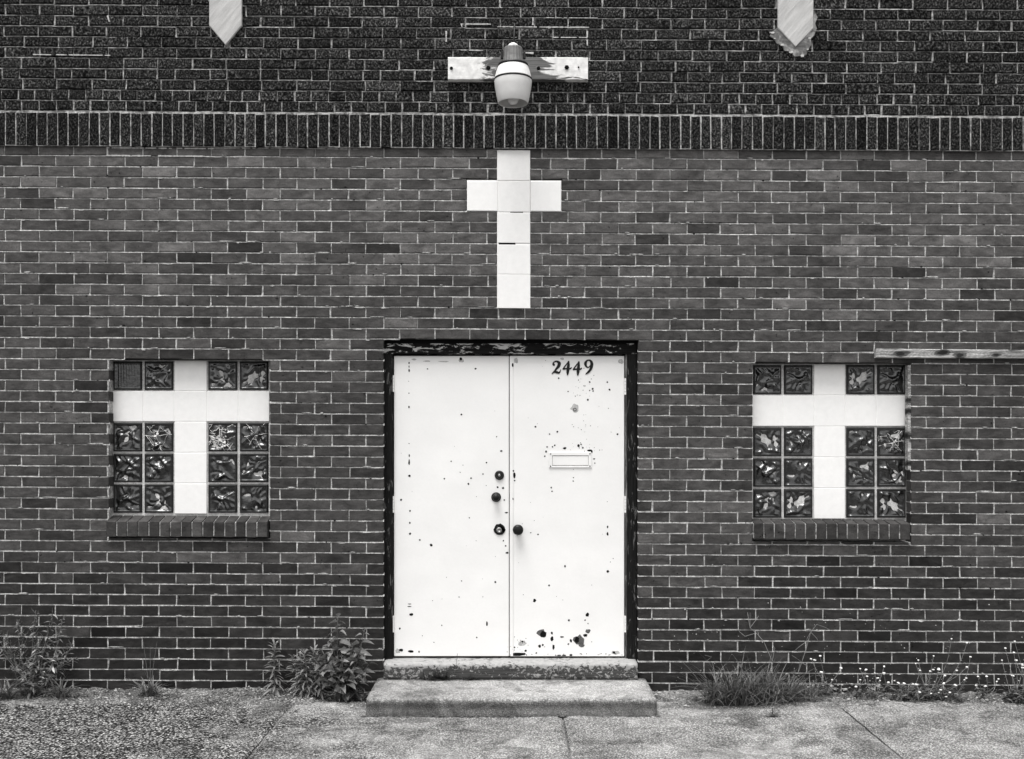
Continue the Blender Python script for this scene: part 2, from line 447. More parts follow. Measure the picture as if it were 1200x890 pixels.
# dusty strip between slabs and wall
def strip_h(x, y):
    t = max(0.0, min(1.0, (y + 0.34) / 0.34))
    base = (0.034 if x < -0.5 else 0.012 + 0.008 * math.sin(x * 1.7)) * t
    if -1.22 < x < -0.88: base -= 0.035 * t                        # hollow beside the step
    e = 0.014 * mnoise.noise((x * 5, y * 5, 0)) + 0.012 * mnoise.noise((x * 19, y * 19, 2)) + 0.006 * mnoise.noise((x * 60, y * 60, 2))
    return base - 0.006 + e * (0.35 + 0.65 * t)
nx, ny = 700, 26
vs = []; fs = []
for j in range(ny + 1):
    for i in range(nx + 1):
        x = -6.3 + 12.6 * i / nx; y = -0.36 + 0.37 * j / ny
        z = strip_h(x, y)
        if j == 0: z = -0.03
        vs.append((x, y, z))
for j in range(ny):
    for i in range(nx):
        a = j * (nx + 1) + i; fs.append((a, a + 1, a + nx + 2, a + nx + 1))
m = MB(); m.add(vs, fs)
dirt = m.build('dirt_strip', M['soil'], smooth=True)
tag(dirt, 'crumbly strip of dusty soil along the foot of the wall', kind='structure')

# loose gravel
m = MB()
for i in range(4200):
    x = U(-3.6, 3.6); y = -0.01 - abs(rnd.gauss(0, 0.2))
    if -0.9 < x < 0.88 and y > -0.6: continue
    if x > 0.9 and rnd.random() < 0.35: y = U(-0.45, -0.02)
    r = 0.0025 + 0.009 * rnd.random() ** 3
    z = (strip_h(x, y) if y > -0.3 else 0.0) + r * 0.3
    vs = []
    for (a, b, c) in ((1, 0, 0), (-1, 0, 0), (0, 1, 0), (0, -1, 0), (0, 0, 1), (0, 0, -1)):
        s = U(0.6, 1.3); vs.append((x + a * r * s + U(-.3, .3) * r, y + b * r * s + U(-.3, .3) * r, z + c * r * s * 0.7))
    m.add(vs, [(0, 2, 4), (2, 1, 4), (1, 3, 4), (3, 0, 4), (2, 0, 5), (1, 2, 5), (3, 1, 5), (0, 3, 5)], U(0.2, 1.0))
k = N('loose grit', 0.9, 0.2)
grit = k.done(k.col(k.m('MULTIPLY', k.attr(), 0.42)))
tag(m.build('gravel', grit, kind='stuff'), 'loose grit and crumbs lying along the wall foot', 'gravel')

# ------------------------------------------------------------------ building
B = empty('church_building', (0, 0.3, 0))
tag(B, 'single-storey brick church front with white double door, tiled cross and two glass block windows', 'building')
COURSE = 12.54; ROW0 = 183.0                                       # bottom row of the course under the soldiers is course -1
def crow(kk): return ROW0 + COURSE * kk
XL, XR = -5.4, 5.4
TOPZ = 5.05
# openings in unsheared picture rows: px0, px1, row top, row bottom
OPEN = [(449.5, 748.0, crow(17), 900), (127.5, 316.5, crow(19), 630.2), (881.5, 1068.0, crow(19), 630.2),
        (582.0, 621.8, 170, crow(14)), (546.5, 658.5, crow(2), crow(5))]
JW = 1.45                                                          # joint width in pixels

# mortar core of the lower wall: columns of boxes round the openings
def rect_cells(openings, x0, x1, z0, z1):
    xs = sorted({x0, x1} | {v for o in openings for v in o[:2] if x0 < v < x1}); out = []
    for a, b in zip(xs, xs[1:]):
        mid = (a + b) / 2; spans = sorted((o[2], o[3]) for o in openings if o[0] < mid < o[1])
        z = z0
        for s0, s1 in spans:
            if s0 > z: out.append((a, b, z, min(s0, z1)))
            z = max(z, s1)
        if z < z1: out.append((a, b, z, z1))
    return out
PITY = 0.009
ops = [(PX(a) - .005, PX(b) + .005, RZ(d) - .005 if d < 890 else -0.2, RZ(c) + .005) for a, b, c, d in OPEN]
m = MB()
for a, b, z0, z1 in rect_cells(ops, XL, XR, -0.14, RZ(174)):
    m.box(a, b, PITY, 0.10, z0, z1)
wall = m.build('wall', M['mortar'], B, shear=True)

# the solid building behind
m = MB()
for a, b, z0, z1 in rect_cells([ops[0], ops[1], ops[2]], XL, XR, -0.14, TOPZ - 0.1):
    m.box(a, b, 0.104, 0.30, z0, z1)
m.box(XL, XL + 0.3, 0.304, 7.0, -0.14, TOPZ - .1); m.box(XR - .3, XR, 0.304, 7.0, -0.14, TOPZ - .1); m.box(XL + .304, XR - .304, 6.7, 7.0, -0.14, TOPZ - .1)
m.build('side_wall', M['brick_a'], B)
m = MB(); m.box(XL + 0.02, XR - 0.02, 0.1, 6.98, TOPZ - 0.096, TOPZ + 0.02); m.build('roof', M['roof'], B)
m = MB(); m.box(XL - .03, XR + .03, -0.05, 0.095, TOPZ + 0.004, TOPZ + 0.09); m.build('coping', M['stone'], B)

# ---- bricks: list of (cx, cz, w, h, tone) in unsheared metres, front plane y
def brick_geo(mb, cx, cz, w_, h_, yf, dep, bv, tone, jit=0.0018):
    x0, x1, z0, z1 = cx - w_ / 2, cx + w_ / 2, cz - h_ / 2, cz + h_ / 2
    j = lambda: U(-jit, jit)
    back = [(x0, yf + dep, z0), (x1, yf + dep, z0), (x1, yf + dep, z1), (x0, yf + dep, z1)]
    c = [(x0 + j(), z0 + j()), (x1 + j(), z0 + j()), (x1 + j(), z1 + j()), (x0 + j(), z1 + j())]
    if rnd.random() < 0.09 and w_ > 0.05:                           # a knocked-off corner
        i = rnd.randrange(4); sx, sz = ((1, 1), (-1, 1), (-1, -1), (1, -1))[i]
        c[i] = (c[i][0] + sx * U(.002, .007), c[i][1] + sz * U(.002, .006))
    outer = [(a, yf + bv, b) for a, b in c]
    ins = [(1, 1), (-1, 1), (-1, -1), (1, -1)]
    inner = [(a + bv * s, yf, b + bv * t) for (a, b), (s, t) in zip(c, ins)]
    fs = [(8, 9, 10, 11)]
    for i in range(4):
        kk = (i + 1) % 4
        fs += [(4 + i, 4 + kk, 8 + kk, 8 + i), (i, kk, 4 + kk, 4 + i)]
    mb.add(back + outer + inner, fs, tone)

def stretchers(kk):
    """joint positions (picture columns) of one lower course"""
    half = 0 if kk % 2 == 0 else 0.5
    left = [24.5 - (half - 0) * 39.0 + 40.42 * i for i in range(-11, 16)]
    right = [805.0 + half * 40.0 + 40.02 * i for i in range(-7, 24)]
    L = [v for v in left if v < 575]; R_ = [v for v in right if v > 628]
    mid = [(L[-1] + R_[0]) / 2]
    gap = R_[0] - L[-1]
    if gap > 92: mid = [L[-1] + gap * 0.36, L[-1] + gap * 0.68]
    elif gap < 46: mid = []
    js = L + mid + R_
    return [v + rnd.gauss(0, 0.55) for v in js]

def cut(a, b, r0, r1, openings):
    """subtract openings from brick [a,b]x[r0,r1] (picture units); returns rectangles"""
    rects = [(a, b, r0, r1)]
    for (o0, o1, t, bt) in openings:
        new = []
        for (p, q, s, e) in rects:
            if q <= o0 or p >= o1 or e <= t or s >= bt: new.append((p, q, s, e)); continue
            if p < o0: new.append((p, o0, s, e))
            if q > o1: new.append((o1, q, s, e))
            u, v_ = max(p, o0), min(q, o1)
            if t - s > 1.5: new.append((u, v_, s, t))
            if e - bt > 1.5: new.append((u, v_, bt + 1.0, e))
        rects = new
    return rects

lower = []
for kk in range(-1, 51):
    js = stretchers(kk)
    r0 = crow(kk) + JW / 2; r1 = crow(kk + 1) - JW / 2
    for a, b in zip(js, js[1:]):
        for (p, q, s, e) in cut(a + JW / 2, b - JW / 2, r0, r1, OPEN):
            if q - p < 3.0 or e - s < 1.8: continue
            if q < (XL * PPM + 600) or p > (XR * PPM + 600): continue
            if p < XL * PPM + 600: p = XL * PPM + 600
            q = min(q, XR * PPM + 600)
            if q - p < 3: continue
            if kk == -1: s = max(s, 165)
            # tone: kiln variation, some pale and some burnt; paler high up, darker in a ragged band at the foot
            x, z = PX((p + q) / 2), RZ((s + e) / 2)
            batch = mnoise.noise((x * 0.55, z * 0.9, 4.2)) * 0.5 + mnoise.noise((x * 2.1, z * 3.1, 9.1)) * 0.35
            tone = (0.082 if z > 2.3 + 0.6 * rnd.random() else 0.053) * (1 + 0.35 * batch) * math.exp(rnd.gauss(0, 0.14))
            rr = rnd.random()
            if rr < 0.07: tone *= 1.4
            elif rr < 0.19: tone *= 0.64
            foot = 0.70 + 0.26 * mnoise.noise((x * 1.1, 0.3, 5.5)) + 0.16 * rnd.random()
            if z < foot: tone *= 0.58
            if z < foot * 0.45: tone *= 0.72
            yf = 0.0 + rnd.gauss(0, 0.0009); z += rnd.gauss(0, 0.0007)
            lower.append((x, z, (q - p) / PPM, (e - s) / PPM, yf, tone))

def emit(bricks, name, stuff_name, parent, m_obj, m_attr, dep, bv, limit, size_key, jit=0.0018):
    order = sorted(range(len(bricks)), key=lambda i: size_key(bricks[i]))
    pick = set(order[:limit])
    protos = {}
    mb = MB()
    for i, (x, z, bw, bh, yf, tone) in enumerate(bricks):
        if i not in pick:
            brick_geo(mb, x, z, bw, bh, yf, dep, bv, tone, jit); continue
        key = (round(bw * PPM / 2), round(bh * PPM / 2), rnd.randrange(12))
        if key not in protos:
            p = MB(); brick_geo(p, 0, 0, bw, bh, 0, dep, bv, tone, jit)
            o = p.build(name, m_obj); protos[key] = (o, bw, bh); first = True
        else:
            o = protos[key][0].copy(); COL.objects.link(o); first = False
        o.location = (x, yf, z + SH(x)); o.scale = (bw / protos[key][1], 1, bh / protos[key][2])
        o.color = (tone, tone, tone, 1)
        attach(o, parent)
    if mb.v: mb.build(stuff_name, m_attr, parent, shear=True, kind='stuff')

def weathered_joints(bricks, jw, y_in, y_out, y_head, parent, mat, y_brick=0.0, skip=None):
    """struck mortar: each bed slopes from deep under the brick above to nearly flush on the brick below"""
    mb = MB(); j = jw / PPM
    for (x, z, bw, bh, yf, t) in bricks:
        x0, x1, z0, z1 = x - bw / 2, x + bw / 2, z - bh / 2, z + bh / 2
        if not (skip and skip(x, z0 - j / 2)):
            n = max(1, int(bw / .022)); top, bot = [], []
            for i in range(n + 1):
                xx = x0 - j * .5 + (bw + j) * i / n
                top.append((xx, y_in, z0 + .004)); bot.append((xx, y_out + U(-.0009, .0012), z0 - j - .0008 + U(-.0012, .0012)))
            for i in range(n): mb.add([top[i], top[i + 1], bot[i + 1], bot[i]], [(0, 1, 2, 3)])
        if not (skip and skip(x1 + j / 2, z)):
            n = 3; zs = [z0 - .002 + (bh + .004) * i / n for i in range(n + 1)]; ys = [y_head + U(-.0012, .0012) for _ in zs]
            for i in range(n):
                mb.add([(x1 - .003, ys[i] + .0012, zs[i]), (x1 + j + .003, ys[i], zs[i]), (x1 + j + .003, ys[i + 1], zs[i + 1]), (x1 - .003, ys[i + 1] + .0012, zs[i + 1])], [(0, 1, 2, 3)])
    mb.build('mortar_joint', mat, parent, shear=True, kind='stuff')
def in_opening(x, z):
    p, r = x * PPM + 600, HOR - (z - EYE) * PPM
    return any(a - .3 < p < b + .3 and c - .3 < r < d + .3 for a, b, c, d in OPEN)
weathered_joints(lower, JW, 0.0085, 0.0016, 0.0035, wall, M['mortar'], skip=in_opening)
def key_lower(b):
    x, z, bw, bh, yf, t = b
    inframe = abs(x) < 3.15 and 0.25 < z < 4.4
    return (0 if inframe and bw > 0.19 else 1, (x / 1.25) ** 2 + (z - 2.2) ** 2)
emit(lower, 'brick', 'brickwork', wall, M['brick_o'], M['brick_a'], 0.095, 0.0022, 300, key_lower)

# ---- soldier course
YS = -0.022
sold_mortar = MB(); sold_mortar.box(XL, XR, YS + 0.006, 0.10, RZ(172.6), RZ(132.4))
soldier = sold_mortar.build('soldier_course', M['mortar_sold'], B, shear=True)
sb = []
px = -395.0
while px < 1590:
    wd = 12.12 + rnd.gauss(0, 0.25)
    tone = 0.024 * math.exp(rnd.gauss(0, 0.28))
    sb.append((PX(px + wd / 2), RZ(153.2 + rnd.gauss(0, .35)), (wd - 1.45 + rnd.gauss(0, .2)) / PPM, 37.6 / PPM, YS + rnd.gauss(0, 0.0012), tone))
    px += wd
emit(sb, 'soldier_brick', 'soldier_brickwork', soldier, M['rough_o'], M['rough_a'], 0.11, 0.003, 300, lambda b: abs(b[0]))

# ---- upper wall
YU = -0.012
PEND = [(246.5, 284.5, 32.0, 54.5, 265.6), (910.5, 952.0, 31.5, 53.0, 931.0)]      # px0, px1, shoulder row, tip row, tip px (unsheared rows)
up_m = MB(); up_m.box(XL, XR, YU + 0.016, 0.10, RZ(131.5), TOPZ)
upper_wall = up_m.build('upper_wall', M['mortar_up'], B, shear=True)
UC = 12.42
ub = []
kinds = {0: 'h', 1: 'h', 2: 's', 3: 'm'}
nrow = int((RZ(131.0) * 0 + (TOPZ - RZ(131.0))) * PPM / UC)
for i in range(nrow):
    r1 = 131.0 - UC * i; r0 = r1 - UC
    kd = kinds.get(i, 's'); px = -396 + (0 if i % 2 else 20.3)
    flip = 0
    while px < 1594:
        wd = {'h': 20.1, 's': 40.15, 'm': (40.2, 20.1)[flip]}[kd] + rnd.gauss(0, 0.5); flip ^= 1
        a, b = px + 0.8, px + wd - 0.8; px += wd
        if b > 1592: b = 1592
        if b - a < 3: continue
        rc = (r0 + r1) / 2
        pieces = [(a, b)]
        for (p0, p1, sh, tip, tx) in PEND:                          # stop at the stone points
            if rc < sh: lo, hi = p0, p1
            elif rc < tip: t = (rc + 6 - sh) / (tip - sh + 6); lo, hi = p0 + (tx - p0) * t, p1 + (tx - p1) * t
            else: continue
            nw = []
            for (u, v_) in pieces:
                if v_ <= lo or u >= hi: nw.append((u, v_)); continue
                if u < lo: nw.append((u, lo))
                if v_ > hi: nw.append((hi, v_))
            pieces = nw
        for (u, v_) in pieces:
            if v_ - u < 2.5: continue
            tone = 0.031 * math.exp(rnd.gauss(0, 0.25))
            ub.append((PX((u + v_) / 2), RZ(rc + rnd.gauss(0, 0.25)), (v_ - u + rnd.gauss(0, .25)) / PPM, (UC - 1.6 + rnd.gauss(0, .25)) / PPM, YU + rnd.gauss(0, 0.0022), tone))
def on_stone(x, z):
    p, r = x * PPM + 600, HOR - (z - EYE) * PPM
    return any(a - 2 < p < b + 2 and r < c for a, b, c, d, e in PEND)
weathered_joints(ub, 1.6, YU + 0.0155, YU + 0.0035, YU + 0.006, upper_wall, M['mortar_up'], skip=on_stone)
def key_up(b):
    x, z, bw, bh, yf, t = b
    return (0 if abs(x) < 3.2 and z < 4.4 else 1, 0 if bw > 0.19 else 1, abs(x))
emit(ub, 'rough_brick', 'rough_brickwork', upper_wall, M['rough_o'], M['rough_a'], 0.1, 0.004, 300, key_up, 0.0025)

# ---- stone points
for i, (p0, p1, sh, tip, tx) in enumerate(PEND):
    zt = TOPZ - 0.01; xa, xb = PX(p0), PX(p1)
    y0 = YU - 0.016
    out = [(xa, zt), (xa, RZ(sh)), (PX(tx), RZ(tip)), (xb, RZ(sh)), (xb, zt)]
    if i == 0: out = [(xa - 0.006, zt), (xa - 0.006, RZ(3)), (xa, RZ(3.2)), (xa, RZ(sh)), (PX(tx), RZ(tip)), (xb, RZ(sh)), (xb, zt)]
    cx = sum(p[0] for p in out) / len(out)
    m = MB(); b_ = 0.004
    inner = [(x + (b_ if x < PX(tx) else -b_ if x > PX(tx) else 0), z + (b_ * 1.2 if z < zt - 0.1 else 0)) for x, z in out]
    n = len(out)
    m.add([(x, 0.02, z) for x, z in out] + [(x, y0 + b_, z) for x, z in out] + [(x, y0, z) for x, z in inner],
          [tuple(range(2 * n, 3 * n))] + [(r * n + q, r * n + (q + 1) % n, (r + 1) * n + (q + 1) % n, (r + 1) * n + q) for r in (0, 1) for q in range(n)])
    st = m.build('stone_point', M['stone'], B, shear=True)
    st['label'] = ['pale stone point let into the dark brick, clean-edged', 'pale stone point with broken cement round its tip'][i]
    if i == 1:
        pts = [(911, 33), (903, 40), (901, 44), (906, 47), (909, 53), (916, 55), (918, 61), (926, 62), (930, 68), (938, 67), (944, 66), (945, 60), (950, 54), (949, 47), (953, 43), (956, 35), (954, 29), (957, 22), (953, 14), (952, 30), (931, 50)]
        q = MB(); q.prism([(PX(a), RZ(r - 4.0)) for a, r in pts], YU - 0.010, 0.01)
        q.build('cement_patch', M['stucco'], st, shear=True)
        q = MB()
        for a, r in pts[1:14:2]:
            x, z = PX(a + U(-1.5, 1.5)), RZ(r - 4 + U(-1, 1)); rr = U(0.004, 0.010)
            o_ = [(x + 1.5 * rr * U(.6, 1.4) * math.cos(t), z + rr * U(.5, 1.1) * math.sin(t)) for t in [j * 2 * math.pi / 7 for j in range(7)]]
            q.prism(o_, YU - 0.013, YU - 0.002)
        q.build('cement_crumb', M['cement'], st, shear=True, kind='stuff')

# old paint and mortar smears on the walls
def streak(mb, p0, r0, p1, r1, wid, y, seg=3.0, gaps=0.12):
    L = math.hypot(p1 - p0, r1 - r0); n = max(2, int(L / seg)); dx, dr = (p1 - p0) / L, (r1 - r0) / L
    for i in range(n):
        if rnd.random() < gaps: continue
        a, b = L * i / n - 0.2, L * (i + 1) / n + 0.2; w1, w2 = wid * U(.4, 1.2), wid * U(.4, 1.2)
        o = [(a, -w1 / 2), (b, -w2 / 2), (b, w2 / 2 * U(.6, 1.2)), (a, w1 / 2)]
        mb.prism([(PX(p0 + u * dx - v * dr), RZ(r0 + u * dr + v * dx)) for u, v in o], y - 0.001 * rnd.random(), y + 0.012)
m = MB()
for a in ((540, 27.5, 575, 27.5, 1.6), (541, 27.4, 541.5, 34, 1.4), (580, 30.5, 690, 30.6, 1.2), (640, 31, 645, 31, 2.2), (624.5, 19.5, 624.5, 28, 1.6), (523, 36, 523, 48, 1.8), (688, 35, 688, 52, 2.0),
          (590, 42.5, 605, 42.6, 1.4), (540, 58, 566, 58.5, 1.2), (612, 60.5, 625, 61, 2.4), (645, 42.5, 688, 42.5, 1.0), (40, 66, 130, 66.5, 1.3), (127, 20, 129, 27, 1.8), (640, 19.5, 700, 19.6, .8)):
    streak(m, *a, YU - 0.002)
m.build('paint_smear', M['cement'], upper_wall, shear=True, kind='stuff')
m = MB()
for a in ((125, 173.8, 250, 174.2, 1.5), (125.5, 173, 125.5, 183, 1.3), (250, 173.5, 330, 173.2, 1.0), (330, 173.5, 420, 173.8, .8), (125, 183.0, 240, 183.2, 1.8), (800, 171.5, 900, 171.6, .9)):
    streak(m, *a, -0.001)
for i in range(130):                                               # dried paint specks on the lower right
    p, r = U(790, 1200), 700 + 105 * rnd.random() ** 0.6; q = 0.0012 + 0.0028 * rnd.random() ** 3
    m.prism([(PX(p) + q * math.cos(t) * U(.7, 1.3), RZ(r) + q * math.sin(t) * U(.7, 1.3)) for t in [j * math.pi / 3 for j in range(6)]], -0.0035, 0.003)
for i in range(45):
    p, r = U(940, 1040), U(799, 809) - 4; q = 0.002 + 0.006 * rnd.random() ** 2
    m.prism([(PX(p) + q * 1.5 * math.cos(t) * U(.6, 1.3), RZ(r) + q * math.sin(t) * U(.6, 1.2)) for t in [j * math.pi / 4 for j in range(8)]], -0.006, 0.003)
m.build('mortar_smear', M['cement'], wall, shear=True, kind='stuff')
def blob(mb, p, r, rx, ry, y0, y1):
    n = 9; mb.prism([(PX(p + rx * math.cos(t) * U(.5, 1.2)), RZ(r + ry * math.sin(t) * U(.4, 1.2))) for t in [j * 6.283 / n for j in range(n)]], y0, y1)
def on_wall(p, r): return not any(a - 3 < p < b + 3 and c - 3 < r < d + 3 for a, b, c, d in OPEN)
sm, pk = MB(), MB()
for i in range(700):
    kk = rnd.randrange(0, 49); p = U(-40, 1240); r = crow(kk) + rnd.choice((-1, 1)) * U(.6, 1.3)
    if on_wall(p, r): blob(sm, p, r, U(.8, 3.5) if i % 4 else U(4, 11), U(.4, 1.0), -0.0022, 0.004)
for i in range(300):
    kk = rnd.randrange(0, 49); p = U(-40, 1240); r = crow(kk) + U(-.5, .5)
    if i % 3 == 0: r = crow(kk) + rnd.choice((-1, 1)) * U(1.2, 3.0)
    if on_wall(p, r): blob(pk, p, r, U(.5, 1.7), U(.4, 1.1), -0.0026 if i % 3 == 0 else 0.0008, PITY + 0.004)
sm.build('mortar_fleck', M['mortar'], wall, shear=True, kind='stuff'); pk.build('dark_pocket', M['gap'], wall, shear=True, kind='stuff')

# ---- tiled cross
c_y = 0.004
m = MB(); m.box(PX(582.5), PX(621.3), c_y - 0.002, 0.10, RZ(crow(14)) - .003, RZ(174)); m.box(PX(547.2), PX(582.3), c_y - 0.002, 0.10, RZ(crow(5)), RZ(crow(2)) - 0.006); m.box(PX(621.5), PX(657.8), c_y - 0.002, .10, RZ(crow(5)), RZ(crow(2)) - 0.006)
cross = m.build('cross', M['blockpaint'], B, shear=True)
cross['label'] = 'white cross of glazed square blocks set in the brickwork above the door'
S6 = 0.0055 * 400
tiles = [(583, 621, 180.5, 211.8), (547.3, 583.2, 213, 247.5), (583.7, 621.3, 212.6, 248.4), (621.9, 657.5, 212.8, 247.5), (583.4, 621.4, 249.6, 285.0), (583.2, 621.5, 286.9, 321.4), (583.0, 621.5, 322.0, 361.5)]
q_ = MB(); q_.box(PX(584.5), PX(604), c_y - .0045, c_y, RZ(287.3 - S6), RZ(284.6 - S6)); q_.box(PX(598), PX(613), c_y - .0045, c_y, RZ(249.6 - S6), RZ(248.2 - S6)); q_.build('open_joint', M['gap'], cross, shear=True)
for a, b, r0, r1 in tiles:
    t = MB(); t.bevbox(PX(a), PX(b), c_y - 0.006, 0.05, RZ(r1 - S6), RZ(r0 - S6), 0.002, jit=0.0012)
    t.build('cross_tile', M['blockpaint'], cross, shear=True)

# ---- glass block windows
YG = 0.082
def glass_proto(seed, ribbed=False):
    r = random.Random(seed); n = 40; S = 0.186; vs = []; fs = []
    ridges = []
    if r.random() < 2:
        ca = r.uniform(-0.12, 0.12), r.uniform(-.12, .12)
        base = r.uniform(0, 6.28)
        for q in range(11):
            an = base + q * 6.28 / 7 + r.uniform(-.4, .4)
            ridges.append((ca[0] + r.uniform(-.33, .33), ca[1] + r.uniform(-.33, .33), an, r.uniform(.2, .55), r.uniform(.035, .085), r.choice((1, 1, -1)) * r.uniform(.7, 1.2)))
        for q in range(7):
            ridges.append((r.uniform(-.42, .42), r.uniform(-.42, .42), r.uniform(0, 6.28), r.uniform(.1, .3), r.uniform(.04, .07), r.choice((1, -1)) * r.uniform(.5, 1)))
    def h(u, v):
        if ribbed: return 0.0035 * math.sin(u * 70) * (0.6 + 0.4 * math.sin(v * 3))
        t = 0
        for (cx, cz, an, L, wd, am) in ridges:
            dx, dz = u - cx, v - cz; a = dx * math.cos(an) + dz * math.sin(an); b = -dx * math.sin(an) + dz * math.cos(an)
            b += 1.9 * a * a * (1 if am > 0 else -1)
            a = max(0, abs(a - L / 2) - L / 2)
            t += am * math.exp(-(b / wd) ** 2 - (a / .08) ** 2)
        return 0.0074 * t + 0.0022 * math.sin(u * 9 + seed) * math.sin(v * 8)
    for j in range(n + 1):
        for i in range(n + 1):
            u, v = i / n - .5, j / n - .5
            e = max(abs(u), abs(v))
            if e > 0.495: y = 0.012
            elif e > 0.455: y = -0.006
            elif e > 0.425: y = -0.009
            else: y = -0.003 - h(u, v) * min(1, (0.425 - e) / 0.06)
            vs.append((u * S, y, v * S))
    mats = []
    for j in range(n):
        for i in range(n):
            a = j * (n + 1) + i; fs.append((a, a + 1, a + n + 2, a + n + 1))
            e = max(abs((i + .5) / n - .5), abs((j + .5) / n - .5)); mats.append(1 if e > 0.43 else 0)
    m = MB(); m.add(vs, fs); m.m = mats
    return m.build('glass_block', [M['glass'], M['glass_edge']], smooth=True)
protos = [glass_proto(11 + 7 * q) for q in range(10)] + [glass_proto(3, True)]
used_proto = [False] * len(protos)

def cracks(x, z, seed, heavy, parent):
    r = random.Random(seed); m = MB(); S = 0.088
    c = (x + r.uniform(-.02, .03), z + r.uniform(-.02, .02))
    def line(a, b, wd):
        n = 4; pts = [Vector((a[0] + (b[0] - a[0]) * t / n + (r.uniform(-.004, .004) if 0 < t < n else 0), YG - 0.012 - r.uniform(0, .003), a[1] + (b[1] - a[1]) * t / n + (r.uniform(-.004, .004) if 0 < t < n else 0))) for t in range(n + 1)]
        m.tube(pts, [wd * r.uniform(.25, 1.1) for _ in pts], 4)
    ends = []
    nr = 11 if heavy else 6
    for q in range(nr):
        an = q * 6.283 / nr + r.uniform(-.3, .3); L = r.uniform(.6, 1.0) * S
        e = (max(x - S, min(x + S, c[0] + L * 1.2 * math.cos(an))), max(z - S, min(z + S, c[1] + L * 1.2 * math.sin(an))))
        line(c, e, r.uniform(.0009, .0022)); ends.append(e)
    for q in range(len(ends)):
        for _w in range(3 if heavy else 2):
          if r.random() < (0.8 if heavy else 0.5):
              t = r.uniform(.25, .95); a, b = ends[q], ends[(q + 1) % len(ends)]
              line((c[0] + (a[0] - c[0]) * t, c[1] + (a[1] - c[1]) * t), (c[0] + (b[0] - c[0]) * t * r.uniform(.8, 1.1), c[1] + (b[1] - c[1]) * t), r.uniform(.0007, .0016))
    for q in range(26 if heavy else 5):
        a = (x + r.uniform(-S, S), z + r.uniform(-S, S)); an = r.uniform(0, 6.28); L = r.uniform(.01, .045)
        b = (max(x - S, min(x + S, a[0] + L * math.cos(an))), max(z - S, min(z + S, a[1] + L * math.sin(an))))
        line(a, b, r.uniform(.0006, .0015))
    for q in range(7 if heavy else 2):                              # chipped flakes
        a = (c[0] + r.uniform(-.6, .6) * S, c[1] + r.uniform(-.8, .4) * S) if heavy else (c[0] + r.uniform(-.2, .2) * S, c[1] + r.uniform(-.2, .2) * S); rr = r.uniform(.004, .011)
        o_ = [(a[0] + rr * r.uniform(.4, 1.3) * math.cos(t), a[1] + rr * r.uniform(.3, 1) * math.sin(t)) for t in [j * 1.2566 for j in range(5)]]
        m.prism(o_, YG - 0.0165, YG - 0.011)
    m.build('crack', M['crack'], parent, shear=False)

def window(cols, rows, label, ribbed, crack, seed):
    r = random.Random(seed)
    cs = [PX(p, YG) for p in cols]; rs = [RZ(q, YG) for q in rows]
    m = MB(); xa, xb = cs[0] - 0.002, cs[-1] + 0.002
    m.box(xa, xb, YG + 0.003, YG + 0.10, rs[-1] - 0.05, rs[0] + 0.002)
    win = m.build('window', M['mortar_win'], B)
    win['label'] = label
    m = MB(); m.box(xa - .03, xb + .035, YG + .02, YG + .09, rs[-1] - .04, rs[0] + .06); m.build('edge_filler', M['gap'], win)
    m = MB(); m.box(cs[2] + .004, cs[3] - .004, YG - .0035, YG + .002, rs[5] + .004, rs[0] - .004)
    m.box(cs[0] + .004, cs[2] + .003, YG - .0035, YG + .002, rs[2] + .004, rs[1] - .004); m.box(cs[3] - .003, cs[5] - .004, YG - .0035, YG + .002, rs[2] + .004, rs[1] - .004)
    m.build('painted_joint', M['blockpaint'], win)
    for j in range(5):
        for i in range(5):
            xc, zc = (cs[i] + cs[i + 1]) / 2, (rs[j] + rs[j + 1]) / 2
            bw, bh = cs[i + 1] - cs[i], rs[j] - rs[j + 1]
            if i == 2 or j == 1:
                t = MB(); t.bevbox(xc - bw / 2 + .0012, xc + bw / 2 - .0012, YG - 0.006, YG + 0.05, zc - bh / 2 + .0012, zc + bh / 2 - .0012, 0.0025, jit=0.0008)
                t.build('painted_block', M['blockpaint'], win); continue
            q = 10 if (i, j) in ribbed else (i * 3 + j * 4 + seed + r.randrange(2)) % 10
            if used_proto[q]: o = protos[q].copy(); COL.objects.link(o)
            else: o = protos[q]; used_proto[q] = True
            o.location = (xc, YG, zc); o.scale = ((bw - .011) / .186 * (1 if r.random() < .5 else -1), 1, (bh - .010) / .186 * (1 if r.random() < .6 or q == 10 else -1))
            attach(o, win)
            if (i, j) in crack: cracks(xc, zc, seed + i * 7 + j, crack[(i, j)], win)
    return win
w1 = window([131.6, 168, 204.6, 242.6, 279.6, 316.0], [422.5, 458.5, 494.4, 530.5, 566.5, 602.5],
            'left glass block window with a white cross and three shattered blocks', {(0, 0)}, {(1, 2): False, (3, 2): True, (4, 2): False}, 5)
w2 = window([881.2, 917.2, 953.5, 990.2, 1026.4, 1062.8], [426.8, 463.5, 499.8, 536.0, 572.0, 608.2],
            'right glass block window with a white cross and one cracked block', set(), {(4, 2): False}, 8)

